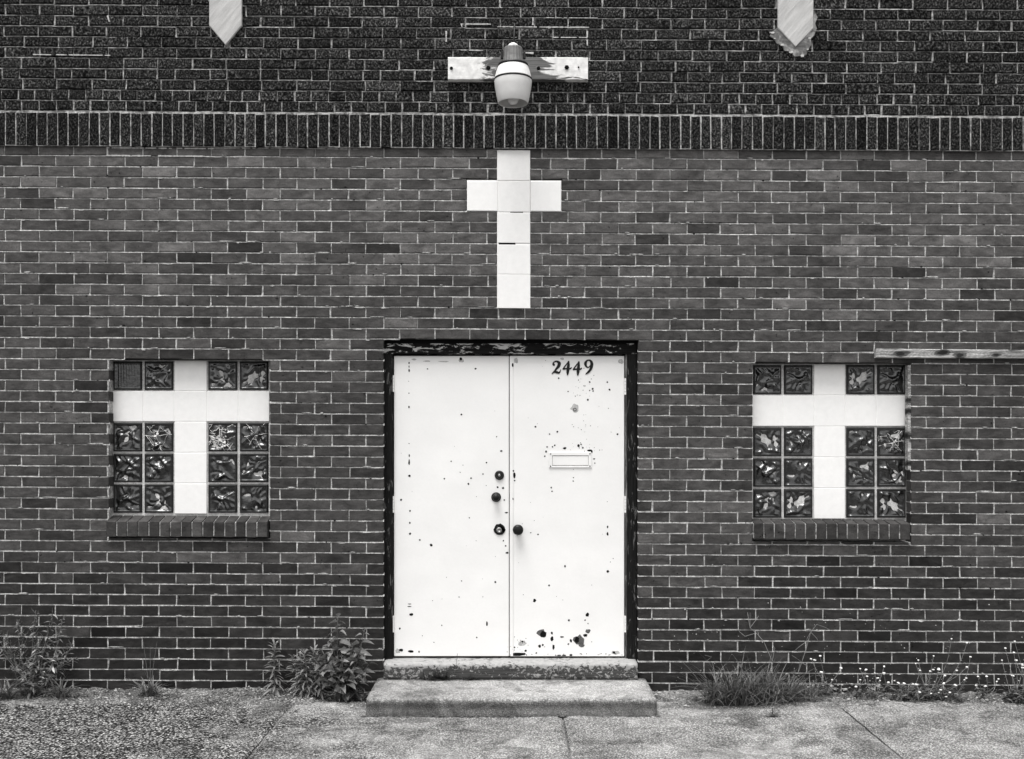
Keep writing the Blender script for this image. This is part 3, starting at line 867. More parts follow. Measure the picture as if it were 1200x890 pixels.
# brick sills (rowlock bricks, sloped)
def sill(win, px0, px1, nb, row_b, row_f0, row_f1):
    """row_b where the top meets the glass, row_f0..row_f1 the front face (unsheared rows)"""
    yb, yf = 0.085, -0.034
    zb, zt, zf = RZ(row_b, yb), RZ(row_f0, yf), RZ(row_f1, yf)
    m = MB(); xa, xb = PX(px0, yf) + .004, PX(px1, yf) - .004
    m.add([(x, y, z) for x in (xa, xb) for (y, z) in ((yf + .008, zf + .005), (yf + .008, zt - .006), (yb + .006, zb - .006), (yb + .006, zf + .005))],
          [(0, 1, 2, 3), (7, 6, 5, 4), (0, 4, 5, 1), (1, 5, 6, 2), (0, 3, 7, 4), (2, 6, 7, 3)])
    s = m.build('sill_mortar', M['mortar_up'], win, shear=True)
    wd = (px1 - px0) / nb
    for i in range(nb):
        a, b = PX(px0 + wd * i + .75 + U(-.3, .3), yf), PX(px0 + wd * (i + 1) - .75 + U(-.3, .3), yf); bv = 0.003
        dz = U(-.002, .002); dy = U(-.002, .002)
        prof = [(yf + dy, zf + bv + dz), (yf + dy, zt - bv + dz), (yf + bv + dy, zt + dz), (yb, zb), (yb, zf), (yf + bv + dy, zf + dz)]
        t = MB(); n = 6
        ring = lambda x, e: [(x, y + (e if q in (0, 1) else 0), z) for q, (y, z) in enumerate(prof)]
        t.add(ring(a, bv) + ring(a + bv, 0) + ring(b - bv, 0) + ring(b, bv),
              [tuple(range(6)), tuple(range(23, 17, -1))] + [(r * 6 + q, r * 6 + (q + 1) % 6, (r + 1) * 6 + (q + 1) % 6, (r + 1) * 6 + q) for r in range(3) for q in range(6)])
        o = t.build('sill_brick', M['brick_o'], win, shear=True)
        tn = 0.044 * math.exp(rnd.gauss(0, .2)); o.color = (tn, tn, tn, 1)
sill(w1, 123.5, 313.5, 15, 604.5, 611.5, 629.5)
sill(w2, 883.0, 1067.0, 15, 604.3, 609.5, 628.3)

# worn wooden strip on the right jamb of the right window
m = MB()
zs = [RZ(428 + (551 - 428) * i / 14) for i in range(15)]
vs = []
for i, z in enumerate(zs):
    e = 0.003 * mnoise.noise((i * .9, 1, 1)); xo = PX(1068.6)
    vs += [(xo - .020 + e, 0.012 + e, z), (xo - .001, 0.006 + e * .6, z), (xo - .001, 0.055, z), (xo - .020 + e, 0.06, z)]
fs = [(i * 4 + q, i * 4 + (q + 1) % 4, i * 4 + 4 + (q + 1) % 4, i * 4 + 4 + q) for i in range(14) for q in range(4)] + [(0, 1, 2, 3), (56, 57, 58, 59)]
m.add(vs, fs); m.build('jamb_strip', M['timber'], w2)

# ---- door frame
YD = 0.072                                                          # door face
fr_y = 0.045
jl0, jl1, jr0, jr1 = PX(450.5, fr_y), PX(460.0, fr_y), PX(735.5, fr_y), PX(744.5, fr_y)
zt0, zt1 = RZ(403.0, fr_y), RZ(415.0, fr_y); zbot = 0.195
frame = empty('door_frame', (0, 0.1, zbot), B)
m = MB(); m.bevbox(jl0 - .01, jl1, fr_y, 0.14, zbot, zt0, 0.003); m.build('jamb', M['frame'], frame)
m = MB(); m.bevbox(jr0, jr1 + .012, fr_y, 0.14, zbot, zt0, 0.003); m.build('jamb', M['frame'], frame)
m = MB(); m.bevbox(jl0 - .008, jr1 + .010, fr_y - .005, 0.14, zt1, zt0 + .001, 0.003); m.build('door_head', M['header'], frame)
m = MB(); m.box(jl0 - .02, jr1 + .02, 0.052, 0.15, zt0 + .002, zt0 + .05); m.build('lintel', M['gap'], frame)
m = MB(); m.bevbox(jr0 - .014, jr0 - .001, YD - 0.012, 0.13, zbot, zt1 - .001, 0.002); m.build('door_stop', M['stop'], frame)
m = MB(); m.box(jl1 - .005, jr0 + .005, 0.12, 0.16, 0.1, zt1 + .02); m.build('door_rebate', M['gap'], frame)

# ---- doors
def leaf_obj(p0, p1, r0, r1, label):
    m = MB(); m.bevbox(PX(p0, YD), PX(p1, YD), YD, YD + 0.042, RZ(r1, YD), RZ(r0, YD), 0.0025)
    o = m.build('door', M['door'], B); o['label'] = label; return o
dl = leaf_obj(461.7, 596.4, 417.3, 769.3, 'left leaf of the white double door with three locks')
dr = leaf_obj(597.4, 731.6, 417.2, 769.5, 'right leaf of the white double door bearing the number 2449 and a mail slot')
m = MB(); m.bevbox(PX(597.3, YD), PX(601.3, YD), YD - 0.005, YD + .001, RZ(769, YD), RZ(417.6, YD), 0.0015); m.build('meeting_strip', M['door'], dr)

chips = {0: [], 1: []}
def chip(p, r, rx, ry=None, mat=0): chips[0 if p < 597 else 1].append((p, r, rx, ry if ry else rx, mat))
for c in [(540, 421, 1.7), (557.3, 432.3, 1.2), (501, 432.5, .9), (540.7, 486, 1.1), (582, 512, .8), (587.3, 528.7, 1.5, .9), (549, 567.3, 1.2), (552, 560.7, 1), (566, 555.7, .9), (528.7, 541, .8),
          (520.7, 561.3, 1), (470, 586, 1.3), (479.4, 425.5, .8, 1.2), (479.4, 430, .7, 1.2), (479.4, 434.5, .9, 1.8), (479, 447, .5), (479.3, 461, .7), (479.3, 477, .8, 1.4), (479.3, 520, .7), (479.5, 534, .8, 1.7), (479.4, 542, .9, 3.4), (479.8, 558, 1.3),
          (505.3, 639, 1.5), (480.4, 599, 1.2), (480.4, 613, 1.2), (480.6, 625.7, 1.2, 1.4), (492, 633, 1), (550, 607, .8), (541, 681, .8), (580.3, 682.3, 1.3), (594.3, 648, 2, 1.1), (593.5, 601, 1.8, .9), (482, 720.3, 2.2, 1.5), (480, 708, 2.4, .5), (480, 711, 2.4, .5), (570.7, 731.3, 1.2, 2.8),
          (517.7, 733, .8), (508.5, 753, .6), (558.7, 747.3, 1), (469.5, 762, 2.8, 1.6), (481.7, 763.5, 3.2, 1.4), (491, 764, 1.1), (468.5, 737, 1.2), (583, 571, 1.2), (591, 586, 1), (570, 542.5, 1.1), (589.5, 572, 1.3), (590, 634, .9), (592.5, 640, 1), (507, 704, .5), (538, 700, .7),
          (600.8, 428, 1.1, 2.2), (627.3, 500.3, 1.2), (653, 506.3, 1.2), (644, 509, .9), (714.3, 457, 1.2), (723.7, 509, 1.2), (654.6, 443.5, 1), (689, 468.6, 1.2), (694.5, 456, 1.2), (691, 448, 1), (711.5, 448, 1), (665.6, 459, .8), (695, 458.5, 1), (691, 458, .8),
          (661.7, 525.6, 2.0, 1.4), (678, 522.5, 1.6), (681, 521, .9), (683, 525, 1), (691, 528.3, 3.2, 1.1), (693.5, 529.5, 1.2, 2), (640, 529.5, 1.2), (641, 524, 1), (696, 538, 1.4, .9), (697, 543, .8), (647.5, 524, 1), (650, 522, .9), (638.5, 535, .9), (672, 543 + 17, .7),
          (602.9, 557.5, 1.5, 3.0), (603.2, 563.5, 1.1), (601.6, 552, 1.1), (646, 571.8, 1), (647, 576, .9), (671.7, 564, .8), (601.2, 585, .7, 1.4), (630.5, 626.5, .9), (622, 624.5, .7),
          (662, 663.7, 1.3), (712.3, 669.7, 1.6), (712, 617.5, 1, 1.7), (712, 626, 1.1, 2.3), (643.3, 686.3, 1.1), (626.3, 704, 1.8), (688.3, 720.5, 2.0, 2.4), (666.7, 727, 1.4), (685.5, 727, .9), (689, 731, .8), (636.5, 743.5, 3.6, 3.4), (646.8, 742, 1.4, 1.9), (646.9, 749, 1.9, 3.0), (658.3, 746.7, 2.1, 1.0),
          (676, 750, 2.8, 3.6), (685.9, 744.7, 2.1, 1.9), (669, 751, 1.6, 1.8), (666, 755, 1.1), (632.3, 757.2, 1.9), (636, 756, 1.1), (648.6, 758.5, 1.7, 2.6), (628.5, 765.5, 1), (608, 767, 7.5, 2.3), (616, 763, 1.4), (669, 768, 1.5), (655, 768.5, 2.4, 1), (661, 768.5, 2.5, 1), (719.5, 764.8, 1.5), (603, 759, 1), (612, 752, 1.3)]:
    chip(*c)
for c in [(634.5, 742, 5.8, 4.6, 1), (678.8, 751, 7.2, 6.2, 1), (682, 757, 3.5, 2.2, 1), (689, 740, 2.8, 2.6, 1), (674, 478, 5.2, 5, 2), (612, 754, 4.5, 3, 2), (721, 765, 6, 2.2, 2), (659, 420.5, 2, 1.5, 2), (604.8, 423, 2.4, 3, 2), (728, 424, 3, 3, 2), (466, 763, 3, 3, 2), (540.5, 423, 3, 2.4, 2), (485, 421.5, 3, 1, 2), (500, 423.5, 4, .8, 2), (520, 424, 6, .7, 2)]:
    chip(*c)
for i in range(70): chip(rnd.gauss(608, 7) if i < 22 else U(465, 728), (rnd.gauss(757, 6) if i < 22 else U(422, 766)), U(.25, .55))
for i in range(46): chip(rnd.gauss(682, 9), rnd.choice((rnd.gauss(455, 9), rnd.gauss(497, 7), rnd.gauss(525, 4))), U(.25, .6))
for i in range(22): chip(U(602, 730), 768.2 - abs(rnd.gauss(0, .8)), U(.4, 1.2), .5)
for side, leaf in ((0, dl), (1, dr)):
    m = MB()
    for (p, r, rx, ry, mat) in chips[side]:
        if side == 1 and p < 602.5 and mat != 2: yy = YD - 0.0056
        else: yy = YD - 0.0004 - (0.0004 if mat == 0 else 0.0002 if mat == 1 else 0)
        lo, hi = (462.4, 595.8) if side == 0 else (598, 731)
        n = 12 if rx > 1.4 else 7
        ph = U(0, 6); pts = []
        for j in range(n):
            t = ph + j * 2 * math.pi / n; f = U(.72, 1.25)
            pp = min(hi, max(lo, p + rx * f * math.cos(t))); rr = min(768.9, max(418, r + ry * f * math.sin(t)))
            pts.append((PX(pp, YD), yy - rnd.random() * 5e-5, RZ(rr, YD)))
        m.add(pts, [tuple(range(n))], 0.5, mat)
    m.build('rust_spot', [M['chip'], M['rust'], M['grime']], leaf, kind='stuff')

# hinges
def hinge(px, row, parent):
    m = MB(); x = PX(px, YD - .01); z = RZ(row, YD)
    for q in range(5): m.lathe([(0.0, 0), (0.0065, .0005), (0.0065, .0205), (0, .021)], (x, YD - 0.008, z - 0.055 + q * 0.0215), n=10)
    m.build('hinge', M['white'], parent, smooth=False)
for r in (449.5, 591, 731): hinge(460.8, r, dl)
for r in (453, 591, 731): hinge(732.8, r, dr)

# locks and knobs
def turned(name, px, row, prof, mat, parent, n=28):
    m = MB(); m.lathe(prof, (PX(px, YD), YD + 0.001, RZ(row, YD)), axis='y', n=n)
    return m.build(name, mat, parent, smooth=True)
q = 1 / PPM
lk = turned('deadbolt_lock', 585.2, 557.2, [(5.6 * q, 0), (5.6 * q, .006), (5.0 * q, .012), (3.4 * q, .014), (3.3 * q, .013), (2.4 * q, .013), (2.3 * q, .016), (0, .016)], M['metal'], dl)
turned('key_plug', 585.2, 557.4, [(1.5 * q, .016), (1.4 * q, .0185), (.5 * q, .0185), (0, .0165)], M['steel'], lk)
kb = turned('knob', 581.4, 582.8, [(5.8 * q, 0), (5.8 * q, .005), (4.6 * q, .009), (2.6 * q, .012), (2.5 * q, .026), (4.0 * q, .032), (4.3 * q, .041), (3.6 * q, .050), (1.6 * q, .055), (0, .056)], M['black'], dl)
m = MB()
pts = [(PX(585.4 + rr * math.cos(t), YD), RZ(620.6 + rr * math.sin(t), YD)) for t, rr in [(j * 6.283 / 18, U(6.2, 7.2)) for j in range(22)]]
m.prism(pts, YD - 0.004, YD + .001); rs = m.build('lock_hole', M['black'], dl)
turned('lock_cylinder', 584.9, 621.4, [(3.3 * q, 0), (3.3 * q, .012), (2.8 * q, .015), (1.4 * q, .0155), (1.3 * q, .012), (0, .012)], M['steel'], rs)
kb = turned('knob', 607.0, 620.5, [(5.4 * q, 0), (5.4 * q, .004), (4.4 * q, .009), (2.7 * q, .012), (2.6 * q, .024), (4.4 * q, .028), (6.0 * q, .036), (6.3 * q, .044), (5.6 * q, .054), (3.8 * q, .060), (1.5 * q, .0625), (0, .063)], M['black'], dr)
turned('peephole', 673.6, 480.2, [(2.0 * q, 0), (2.0 * q, .003), (1.5 * q, .0035), (1.3 * q, .001), (0, .001)], M['metal'], dr)

# mail slot
slot = MB()
def fb(mb, p0, p1, r0, r1, y0, y1, b=.0012): mb.bevbox(PX(p0, YD), PX(p1, YD), YD - y1, YD - y0, RZ(r1, YD), RZ(r0, YD), b)
fb(slot, 643.2, 693.2, 530.3, 534.0, -.001, .007); fb(slot, 643.2, 693.2, 546.2, 548.2, -.001, .007)
fb(slot, 643.2, 647.0, 534.1, 546.1, -.001, .007); fb(slot, 689.6, 693.2, 534.1, 546.1, -.001, .007)
ms = slot.build('mail_slot', M['door'], dr)
m = MB(); fb(m, 647.4, 689.2, 534.6, 545.4, .002, .0045); m.build('flap', M['door'], ms)
m = MB(); fb(m, 647.0, 689.6, 534.0, 546.2, -.0005, .0008, .0002); m.build('slot_gap', M['slotgap'], ms)
m = MB()
for p, r in ((645.2, 532.2), (691.3, 532.0), (645.2, 546.6), (691.2, 546.6)): m.lathe([(.005, 0), (.004, .002), (0, .0025)], (PX(p, YD), YD - .0065, RZ(r, YD)), 'y', 8)
m.build('screw', M['rust'], ms)

# house number 2449
def stroke(mb, pts, y):
    def P(a): return Vector((600 + a[0] / 7.42, 400 + a[1] / 7.42))
    c = [P(a) for a in pts]; wd = [a[2] / 7.42 / 2 for a in pts]
    # resample smoothly (Catmull-Rom)
    cs, ws = [], []
    for i in range(len(c) - 1):
        p0, p1, p2, p3 = c[max(0, i - 1)], c[i], c[i + 1], c[min(len(c) - 1, i + 2)]
        for k_ in range(5):
            t = k_ / 5
            cs.append(0.5 * ((2 * p1) + (p2 - p0) * t + (2 * p0 - 5 * p1 + 4 * p2 - p3) * t * t + (3 * p1 - p0 - 3 * p2 + p3) * t ** 3)); ws.append(wd[i] + (wd[i + 1] - wd[i]) * t)
    cs.append(c[-1]); ws.append(wd[-1])
    L, R_ = [], []
    for i in range(len(cs)):
        t = cs[min(i + 1, len(cs) - 1)] - cs[max(i - 1, 0)]; t = t.normalized(); nn = Vector((-t.y, t.x)) * ws[i]
        L.append(cs[i] + nn); R_.append(cs[i] - nn)
    vs = []
    for a, b in zip(L, R_):
        for p in (a, b):
            vs.append((PX(p.x, YD), y, RZ(p.y, YD))); vs.append((PX(p.x, YD), YD - .0002, RZ(p.y, YD)))
    fs = []
    for i in range(len(L) - 1):
        a = i * 4; fs += [(a, a + 4, a + 6, a + 2), (a, a + 1, a + 5, a + 4), (a + 2, a + 6, a + 7, a + 3)]
    fs += [(0, 2, 3, 1), (len(vs) - 4, len(vs) - 3, len(vs) - 1, len(vs) - 2)]
    mb.add(vs, fs)
two = [[(372, 208, 16), (360, 203, 17), (362, 186, 9), (388, 176, 13), (410, 192, 26), (404, 218, 24), (382, 246, 14), (356, 276, 8)], [(346, 285, 5), (366, 268, 14), (388, 270, 19), (408, 275, 15), (420, 258, 7), (424, 246, 3)]]
four = [[(494, 174, 7), (470, 206, 9), (448, 236, 10)], [(440, 243, 13), (470, 240, 12), (504, 240, 13), (519, 228, 5)], [(492, 172, 9), (491, 205, 20), (487, 240, 24), (484, 270, 20), (482, 296, 7)]]
nine = [[(676, 168, 9), (652, 174, 13), (638, 198, 22), (648, 226, 13), (668, 230, 8), (682, 214, 9)], [(664, 166, 7), (684, 176, 17), (694, 204, 24), (684, 246, 20), (662, 272, 15), (640, 291, 6)], [(652, 286, 6), (668, 268, 20), (676, 256, 12)]]
for strokes, ox, oy in ((two, 0, 0), (four, 0, 0), (four, 89, 4), (nine, 0, -3)):
    m = MB()
    for i, s_ in enumerate(strokes): stroke(m, [(a + ox, b + oy, c * 1.12) for a, b, c in s_], YD - 0.003 - i * .0003)
    m.build('numeral', M['black'], dr)

# ---- threshold
def rounded_bar(name, x0, x1, y0, y1, z0, z1, r, mat, parent, rough=0.0, nx=60, corner=0.0, seed=1, shear=False):
    """bar with a rounded front nosing and slightly worn, uneven surface"""
    prof = [(y1, z0), (y0, z0)]
    prof += [(y0, z0 + (z1 - r - z0) * t) for t in (.25, .5, .75, 1)]
    prof += [(y0 + r - r * math.cos(a), z1 - r + r * math.sin(a)) for a in [RAD(15 * i) for i in range(1, 7)]]
    prof += [(y0 + r + (y1 - y0 - r) * t, z1) for t in (.15, .3, .45, .6, .8, 1.0)]
    n = len(prof); vs = []; fs = []
    xs = [x0 + (x1 - x0) * i / nx for i in range(nx + 1)]
    if corner: xs = [x0 + corner * (1 - math.cos(RAD(15 * i))) for i in range(6)] + [x0 + corner + (x1 - x0 - 2 * corner) * i / nx for i in range(nx + 1)] + [x1 - corner * (1 - math.cos(RAD(15 * i))) for i in range(5, -1, -1)]
    for x in xs:
        e = max(0, corner - (x - x0), corner - (x1 - x)) / corner if corner else 0
        inset = corner * (1 - math.sqrt(max(0, 1 - e * e))) if corner else 0
        for q_, (y, z) in enumerate(prof):
            fr = 1 - (y - y0) / (y1 - y0)
            yy = y + inset * max(0, fr); zz = z - (0.6 * inset if z > z0 + .01 and corner else 0) * 0.5
            if rough:
                d = rough * (mnoise.noise((x * 9, y * 9, z * 9 + seed)) + .6 * mnoise.noise((x * 31, y * 31, z * 31 + seed)))
                if z > z0 + .004: yy += d; zz += d * .7
            vs.append((x, yy, zz))
    for i in range(len(xs) - 1):
        for q_ in range(n):
            fs.append((i * n + q_, i * n + (q_ + 1) % n, (i + 1) * n + (q_ + 1) % n, (i + 1) * n + q_))
    fs += [tuple(range(n)), tuple((len(xs) - 1) * n + q_ for q_ in range(n))]
    m = MB(); m.add(vs, fs); return m.build(name, mat, parent, smooth=True)
rounded_bar('threshold', PX(449.8, -.07), PX(747.0, -.07), -0.082, 0.118, 0.102, 0.203, 0.02, M['threshold'], B, 0.004, 90, seed=3)

# ---- step
step = rounded_bar('step', -0.857, 0.850, -0.552, -0.03, -0.02, 0.101, 0.026, M['step'], None, 0.0028, 110, 0.045, 7)
tag(step, 'low concrete step with rounded edge lying before the white double door', 'step')

m = MB()
for i in range(330):
    x = U(-0.87, 0.86); y = -0.552 - abs(rnd.gauss(0, .007)); r = U(.003, .008)
    vs = [(x + a * r * U(.8, 2.2), y + b_ * r * U(.6, 1.2), .001 + c * r * U(.4, .9)) for a, b_, c in ((1, 0, 0), (-1, 0, 0), (0, 1, 0), (0, -1, 0), (0, 0, 1), (0, 0, -1))]
    m.add(vs, [(0, 2, 4), (2, 1, 4), (1, 3, 4), (3, 0, 4), (2, 0, 5), (1, 2, 5), (3, 1, 5), (0, 3, 5)], U(.03, .3))
tag(m.build('joint_dirt', grit, kind='stuff'), 'dark crumbs of dirt along the front foot of the step', 'dirt')

# ------------------------------------------------------------------ lamp, boards
bx0, bx1, bz0, bz1 = PX(525, -.05), PX(689, -.05), RZ(94.2, -.05), RZ(67.0, -.05)
bw_ = empty('wooden_board', ((bx0 + bx1) / 2, -.012, bz0))
tag(bw_, 'short white board with flaking paint and rusty bolts behind the lamp', 'board')
m = MB(); vs = []; N_ = 40
for i in range(N_ + 1):
    x = bx0 + (bx1 - bx0) * i / N_; e = .0022 * mnoise.noise((i * .8, 0, 0)); f = .0022 * mnoise.noise((i * .8, 5, 0)); dz = -0.001 * i / N_
    vs += [(x, -.052, bz0 + .003 + e + dz), (x, -.055, bz0 + .006 + e + dz), (x, -.055, bz1 - .006 + f + dz), (x, -.052, bz1 - .002 + f + dz), (x, -.0145, bz1 + f + dz), (x, -.0145, bz0 + e + dz)]
fs = [(i * 6 + q_, i * 6 + (q_ + 1) % 6, i * 6 + 6 + (q_ + 1) % 6, i * 6 + 6 + q_) for i in range(N_) for q_ in range(6)] + [tuple(range(6)), tuple(N_ * 6 + q_ for q_ in range(6))]
m.add(vs, fs); m.build('plank', M['board'], bw_)
for p, r, rr in ((529, 80.3, 1.9), (572.2, 79.8, 2.6), (631, 80.3, 2.0), (664.2, 79.3, 2.7), (678, 79, 1.0)):
    m = MB(); m.lathe([(rr * q, 0), (rr * q, .004), (rr * .7 * q, .009), (0, .010)], (PX(p, -.055), -.0545, RZ(r, -.055)), 'y', 6 if rr > 2.3 else 10)
    m.build('bolt', M['chip'], bw_)

LX, LY = PX(601.3, -.3), -0.30
lamp = empty('wall_lamp', (LX, LY, 3.62)); tag(lamp, 'bucket-shaped outdoor lamp with grey housing and dusty plastic lens over the doorway', 'lamp')
m = MB()
m.lathe([(.0, 3.992), (.031, 3.990), (.031, 4.002), (.027, 4.012), (.016, 4.019), (0, 4.021)], (LX, LY, 0), n=24); m.build('light_sensor', M['lamp_white'], lamp, smooth=True)
m = MB()
m.lathe([(0, 3.87), (.070, 3.872), (.0655, 3.905), (.061, 3.93), (.0575, 3.985), (.052, 3.993), (.03, 3.996), (0, 3.996)], (LX, LY, 0), n=40, ridge=0.035); hsg = m.build('housing', M['lamp_grey'], lamp)
for s_ in (-1, 1):
    m = MB(); m.bevbox(LX + s_ * .068 - .008, LX + s_ * .068 + .008, LY - .01, LY + .01, 3.925, 3.965, .002); m.build('clip', M['metal'], lamp)
m = MB(); m.lathe([(.070, 3.890), (.092, 3.889), (.094, 3.884), (.092, 3.878), (.070, 3.878)], (LX, LY, 0), n=48); m.build('gasket', M['metal'], lamp, smooth=False)
m = MB(); m.lathe([(.088, 3.8775), (.093, 3.873), (.104, 3.84), (.1115, 3.808), (.1115, 3.803), (.09, 3.803)], (LX, LY, 0), n=72, ridge=0.012); m.build('collar_ring', M['lamp_white'], lamp)
m = MB(); m.lathe([(.09, 3.8025), (.1165, 3.802), (.1175, 3.797), (.1160, 3.793), (.09, 3.793)], (LX, LY, 0), n=48); m.build('gasket', M['metal'], lamp)
m = MB(); m.lathe([(.1135, 3.7925), (.1145, 3.788), (.1105, 3.75), (.1015, 3.70), (.0945, 3.667), (.0895, 3.657), (.0885, 3.655), (.0870, 3.6565), (.0875, 3.660)], (LX, LY, 0), n=64)
m.f.pop(); m.t.pop(); m.m.pop(); m.build('lens', M['lens'], lamp, smooth=True)
m = MB(); m.lathe([(.028, 3.7905), (.028, 3.75), (.034, 3.72), (.036, 3.69), (.031, 3.665), (.018, 3.652), (0, 3.649)], (LX, LY, 0), n=24); m.build('bulb', M['lamp_white'], lamp, smooth=True)
m = MB(); m.tube([(LX, LY + .05, 3.94), (LX, LY + .15, 3.93), (LX, -.075, 3.915), (LX, -.056, 3.91)], [.02, .02, .02, .028], 12); m.build('arm', M['lamp_grey'], lamp, smooth=True)
m = MB(); m.lathe([(.045, 0), (.045, .006), (.03, .012), (0, .012)], (LX, -.0555, 3.91), 'y', 20); m.build('mounting_plate', M['lamp_grey'], lamp)
m = MB(); m.tube([(LX + .01, -.03, 4.25), (LX + .004, -.03, 4.12), (LX + .006, -.04, 4.02), (LX + .01, -.08, 3.95)], [.006] * 4, 6); m.build('cable', M['black'], lamp, smooth=True)

tx0, tx1 = PX(1026.5, -.035), 4.02
tb = MB(); vs = []; N_ = 60
for i in range(N_ + 1):
    x = tx0 + (tx1 - tx0) * i / N_; e = .0022 * mnoise.noise((i * .5, 3, 0)); f = .0022 * mnoise.noise((i * .5, 8, 0))
    z1, z0 = RZ(408.8 + 0.010 * (x - tx0) * PPM * .9, -.035) + f, RZ(419.6 + 0.009 * (x - tx0) * PPM * .6, -.035) + e
    vs += [(x, -.036, z0 + .002), (x, -.038, z0 + .005), (x, -.038, z1 - .004), (x, -.035, z1), (x, -.0015, z1), (x, -.0015, z0)]
fs = [(i * 6 + q_, i * 6 + (q_ + 1) % 6, i * 6 + 6 + (q_ + 1) % 6, i * 6 + 6 + q_) for i in range(N_) for q_ in range(6)] + [tuple(range(6)), tuple(N_ * 6 + q_ for q_ in range(6))]
tb.add(vs, fs); o = tb.build('timber_batten', M['timber'], None)
tag(o, 'narrow weathered knotty timber batten fixed above the right window', 'batten')

# ------------------------------------------------------------------ plants
def ground_z(x, y): return strip_h(x, y) if y > -0.30 else 0.0
def leaf_geo(mb, p, d, length, width, droop=0.3, fold=0.25, tone=0.5, seg=4, shape='lance'):
    """folded, drooping leaf blade: two quads per segment"""
    d = Vector(d).normalized(); side = d.cross(Vector((0, 0, 1)))
    if side.length < 1e-3: side = Vector((1, 0, 0))
    side.normalize(); side = (Matrix.Rotation(U(-.7, .7), 3, d) @ side)
    up = side.cross(d)
    p = Vector(p); vs = []; fs = []
    for i in range(seg + 1):
        t = i / seg
        c = p + d * length * t + Vector((0, 0, -1)) * droop * length * t * t
        if shape == 'lance': wd = width * (math.sin(math.pi * min(1, t * .93 + .07)) ** .8)
        elif shape == 'heart': wd = width * (1.25 * (1 - t) ** .75 * min(1, t * 5 + .25))
        else: wd = width * (1 - t) ** .6
        wd = max(wd, .0004)
        h_ = up * (-fold * wd)
        vs += [c - side * wd * .5 - h_, c, c + side * wd * .5 - h_]
    for i in range(seg):
        a = i * 3; fs += [(a, a + 1, a + 4, a + 3), (a + 1, a + 2, a + 5, a + 4)]
    mb.add(vs, fs, tone)

def plant(name, px, y, label, cat='plant', group=None):
    x = (px - 600) / PPM * (D + y) / D
    o = empty(name, (x, y, ground_z(x, y) - .004)); tag(o, label, cat, group); return o, Vector((x, y, ground_z(x, y) - .004))

def curve_pts(p, top, bend, n=6):
    p, top = Vector(p), Vector(top)
    return [p.lerp(top, t) + Vector(bend) * math.sin(math.pi * t) for t in [i / n for i in range(n + 1)]]

def grass_tuft(o, base, n, hmin, hmax, spread, wid=.006, lean=.9, name='blade', rad=None, ymul=.6, mat='grass', lo=.4, hi=1.0):
    mb = MB()
    for i in range(n):
        a = U(0, 6.283); r = (rad or spread * .35) * math.sqrt(rnd.random())
        b = base + Vector((r * math.cos(a) * (1 if rad is None else 1), r * math.sin(a) * ymul, 0))
        b.y = min(b.y, -.012); b.z = ground_z(b.x, b.y) - .003
        L = U(hmin, hmax); an = U(0, 6.283); le = U(.1, lean)
        d = Vector((math.cos(an) * le, math.sin(an) * le * .7 - .06, 1)).normalized()
        side = Vector((-math.sin(an), math.cos(an), 0)); tn = U(lo, hi) * (1.5 if rnd.random() < .1 else 1)
        seg = 6; vs = []; fs = []; dr_ = U(.3, 1.4)
        for k_ in range(seg + 1):
            t = k_ / seg
            c = b + d * L * t + Vector((math.cos(an), math.sin(an) * .6, 0)) * L * .35 * dr_ * t * t - Vector((0, 0, 1)) * L * .55 * dr_ * t ** 2.4
            c.y = min(c.y, -.006)
            wd = wid * U(.9, 1.1) * (1 - t ** 1.6 * .94) * (.6 + .8 * min(1, t * 3)) * .5
            vs += [c - side * wd, c + Vector((0, -wd * .35, 0)), c + side * wd]
        for k_ in range(seg):
            q_ = k_ * 3; fs += [(q_, q_ + 1, q_ + 4, q_ + 3), (q_ + 1, q_ + 2, q_ + 5, q_ + 4)]
        mb.add(vs, fs, tn)
    return mb.build(name, M[mat], o, kind='stuff', smooth=True)

# broad-leaved bush beside the step
def lerp_tip(px, row, y): return Vector(((px - 600) / PPM * (D + y) / D, y, EYE + (HOR - row) / PPM * (D + y) / D))
o, b = plant('nettle_bush', 408, -.13, 'dense broad-leaved weed crowding the left end of the step')
lv = []
for v_ in range(4):
    t = MB(); leaf_geo(t, (0, 0, 0), (1, 0, 0.001), 1.0, .62, .22 + .1 * v_, .3, (.38, .6, .9, 1.5)[v_], 4, 'heart'); ob = t.build('leaf', M['leaf_dark'], smooth=True); lv.append([ob, False])
LEAFN = [0]
def place_leaf(p, d, L, tone_ix, parent):
    q_ = LEAFN[0] % 4; LEAFN[0] += 1
    ob, used = lv[q_]
    if used: ob = ob.copy(); COL.objects.link(ob)
    else: lv[q_][1] = True
    rot = Vector(d).to_track_quat('X', 'Z').to_matrix().to_4x4() @ Matrix.Rotation(U(-.6, .6), 4, 'X')
    ob.location = p; ob.rotation_euler = rot.to_euler(); ob.scale = (L, L, L); attach(ob, parent)
st = MB()
tips = [(396, 724, -.10), (427, 739, -.13), (413, 757, -.16), (386, 748, -.08), (377, 762, -.14), (421, 766, -.19), (400, 770, -.22), (368, 772, -.16), (432, 778, -.13), (388, 780, -.22), (412, 786, -.24), (424, 792, -.22), (374, 790, -.22), (398, 797, -.26)]
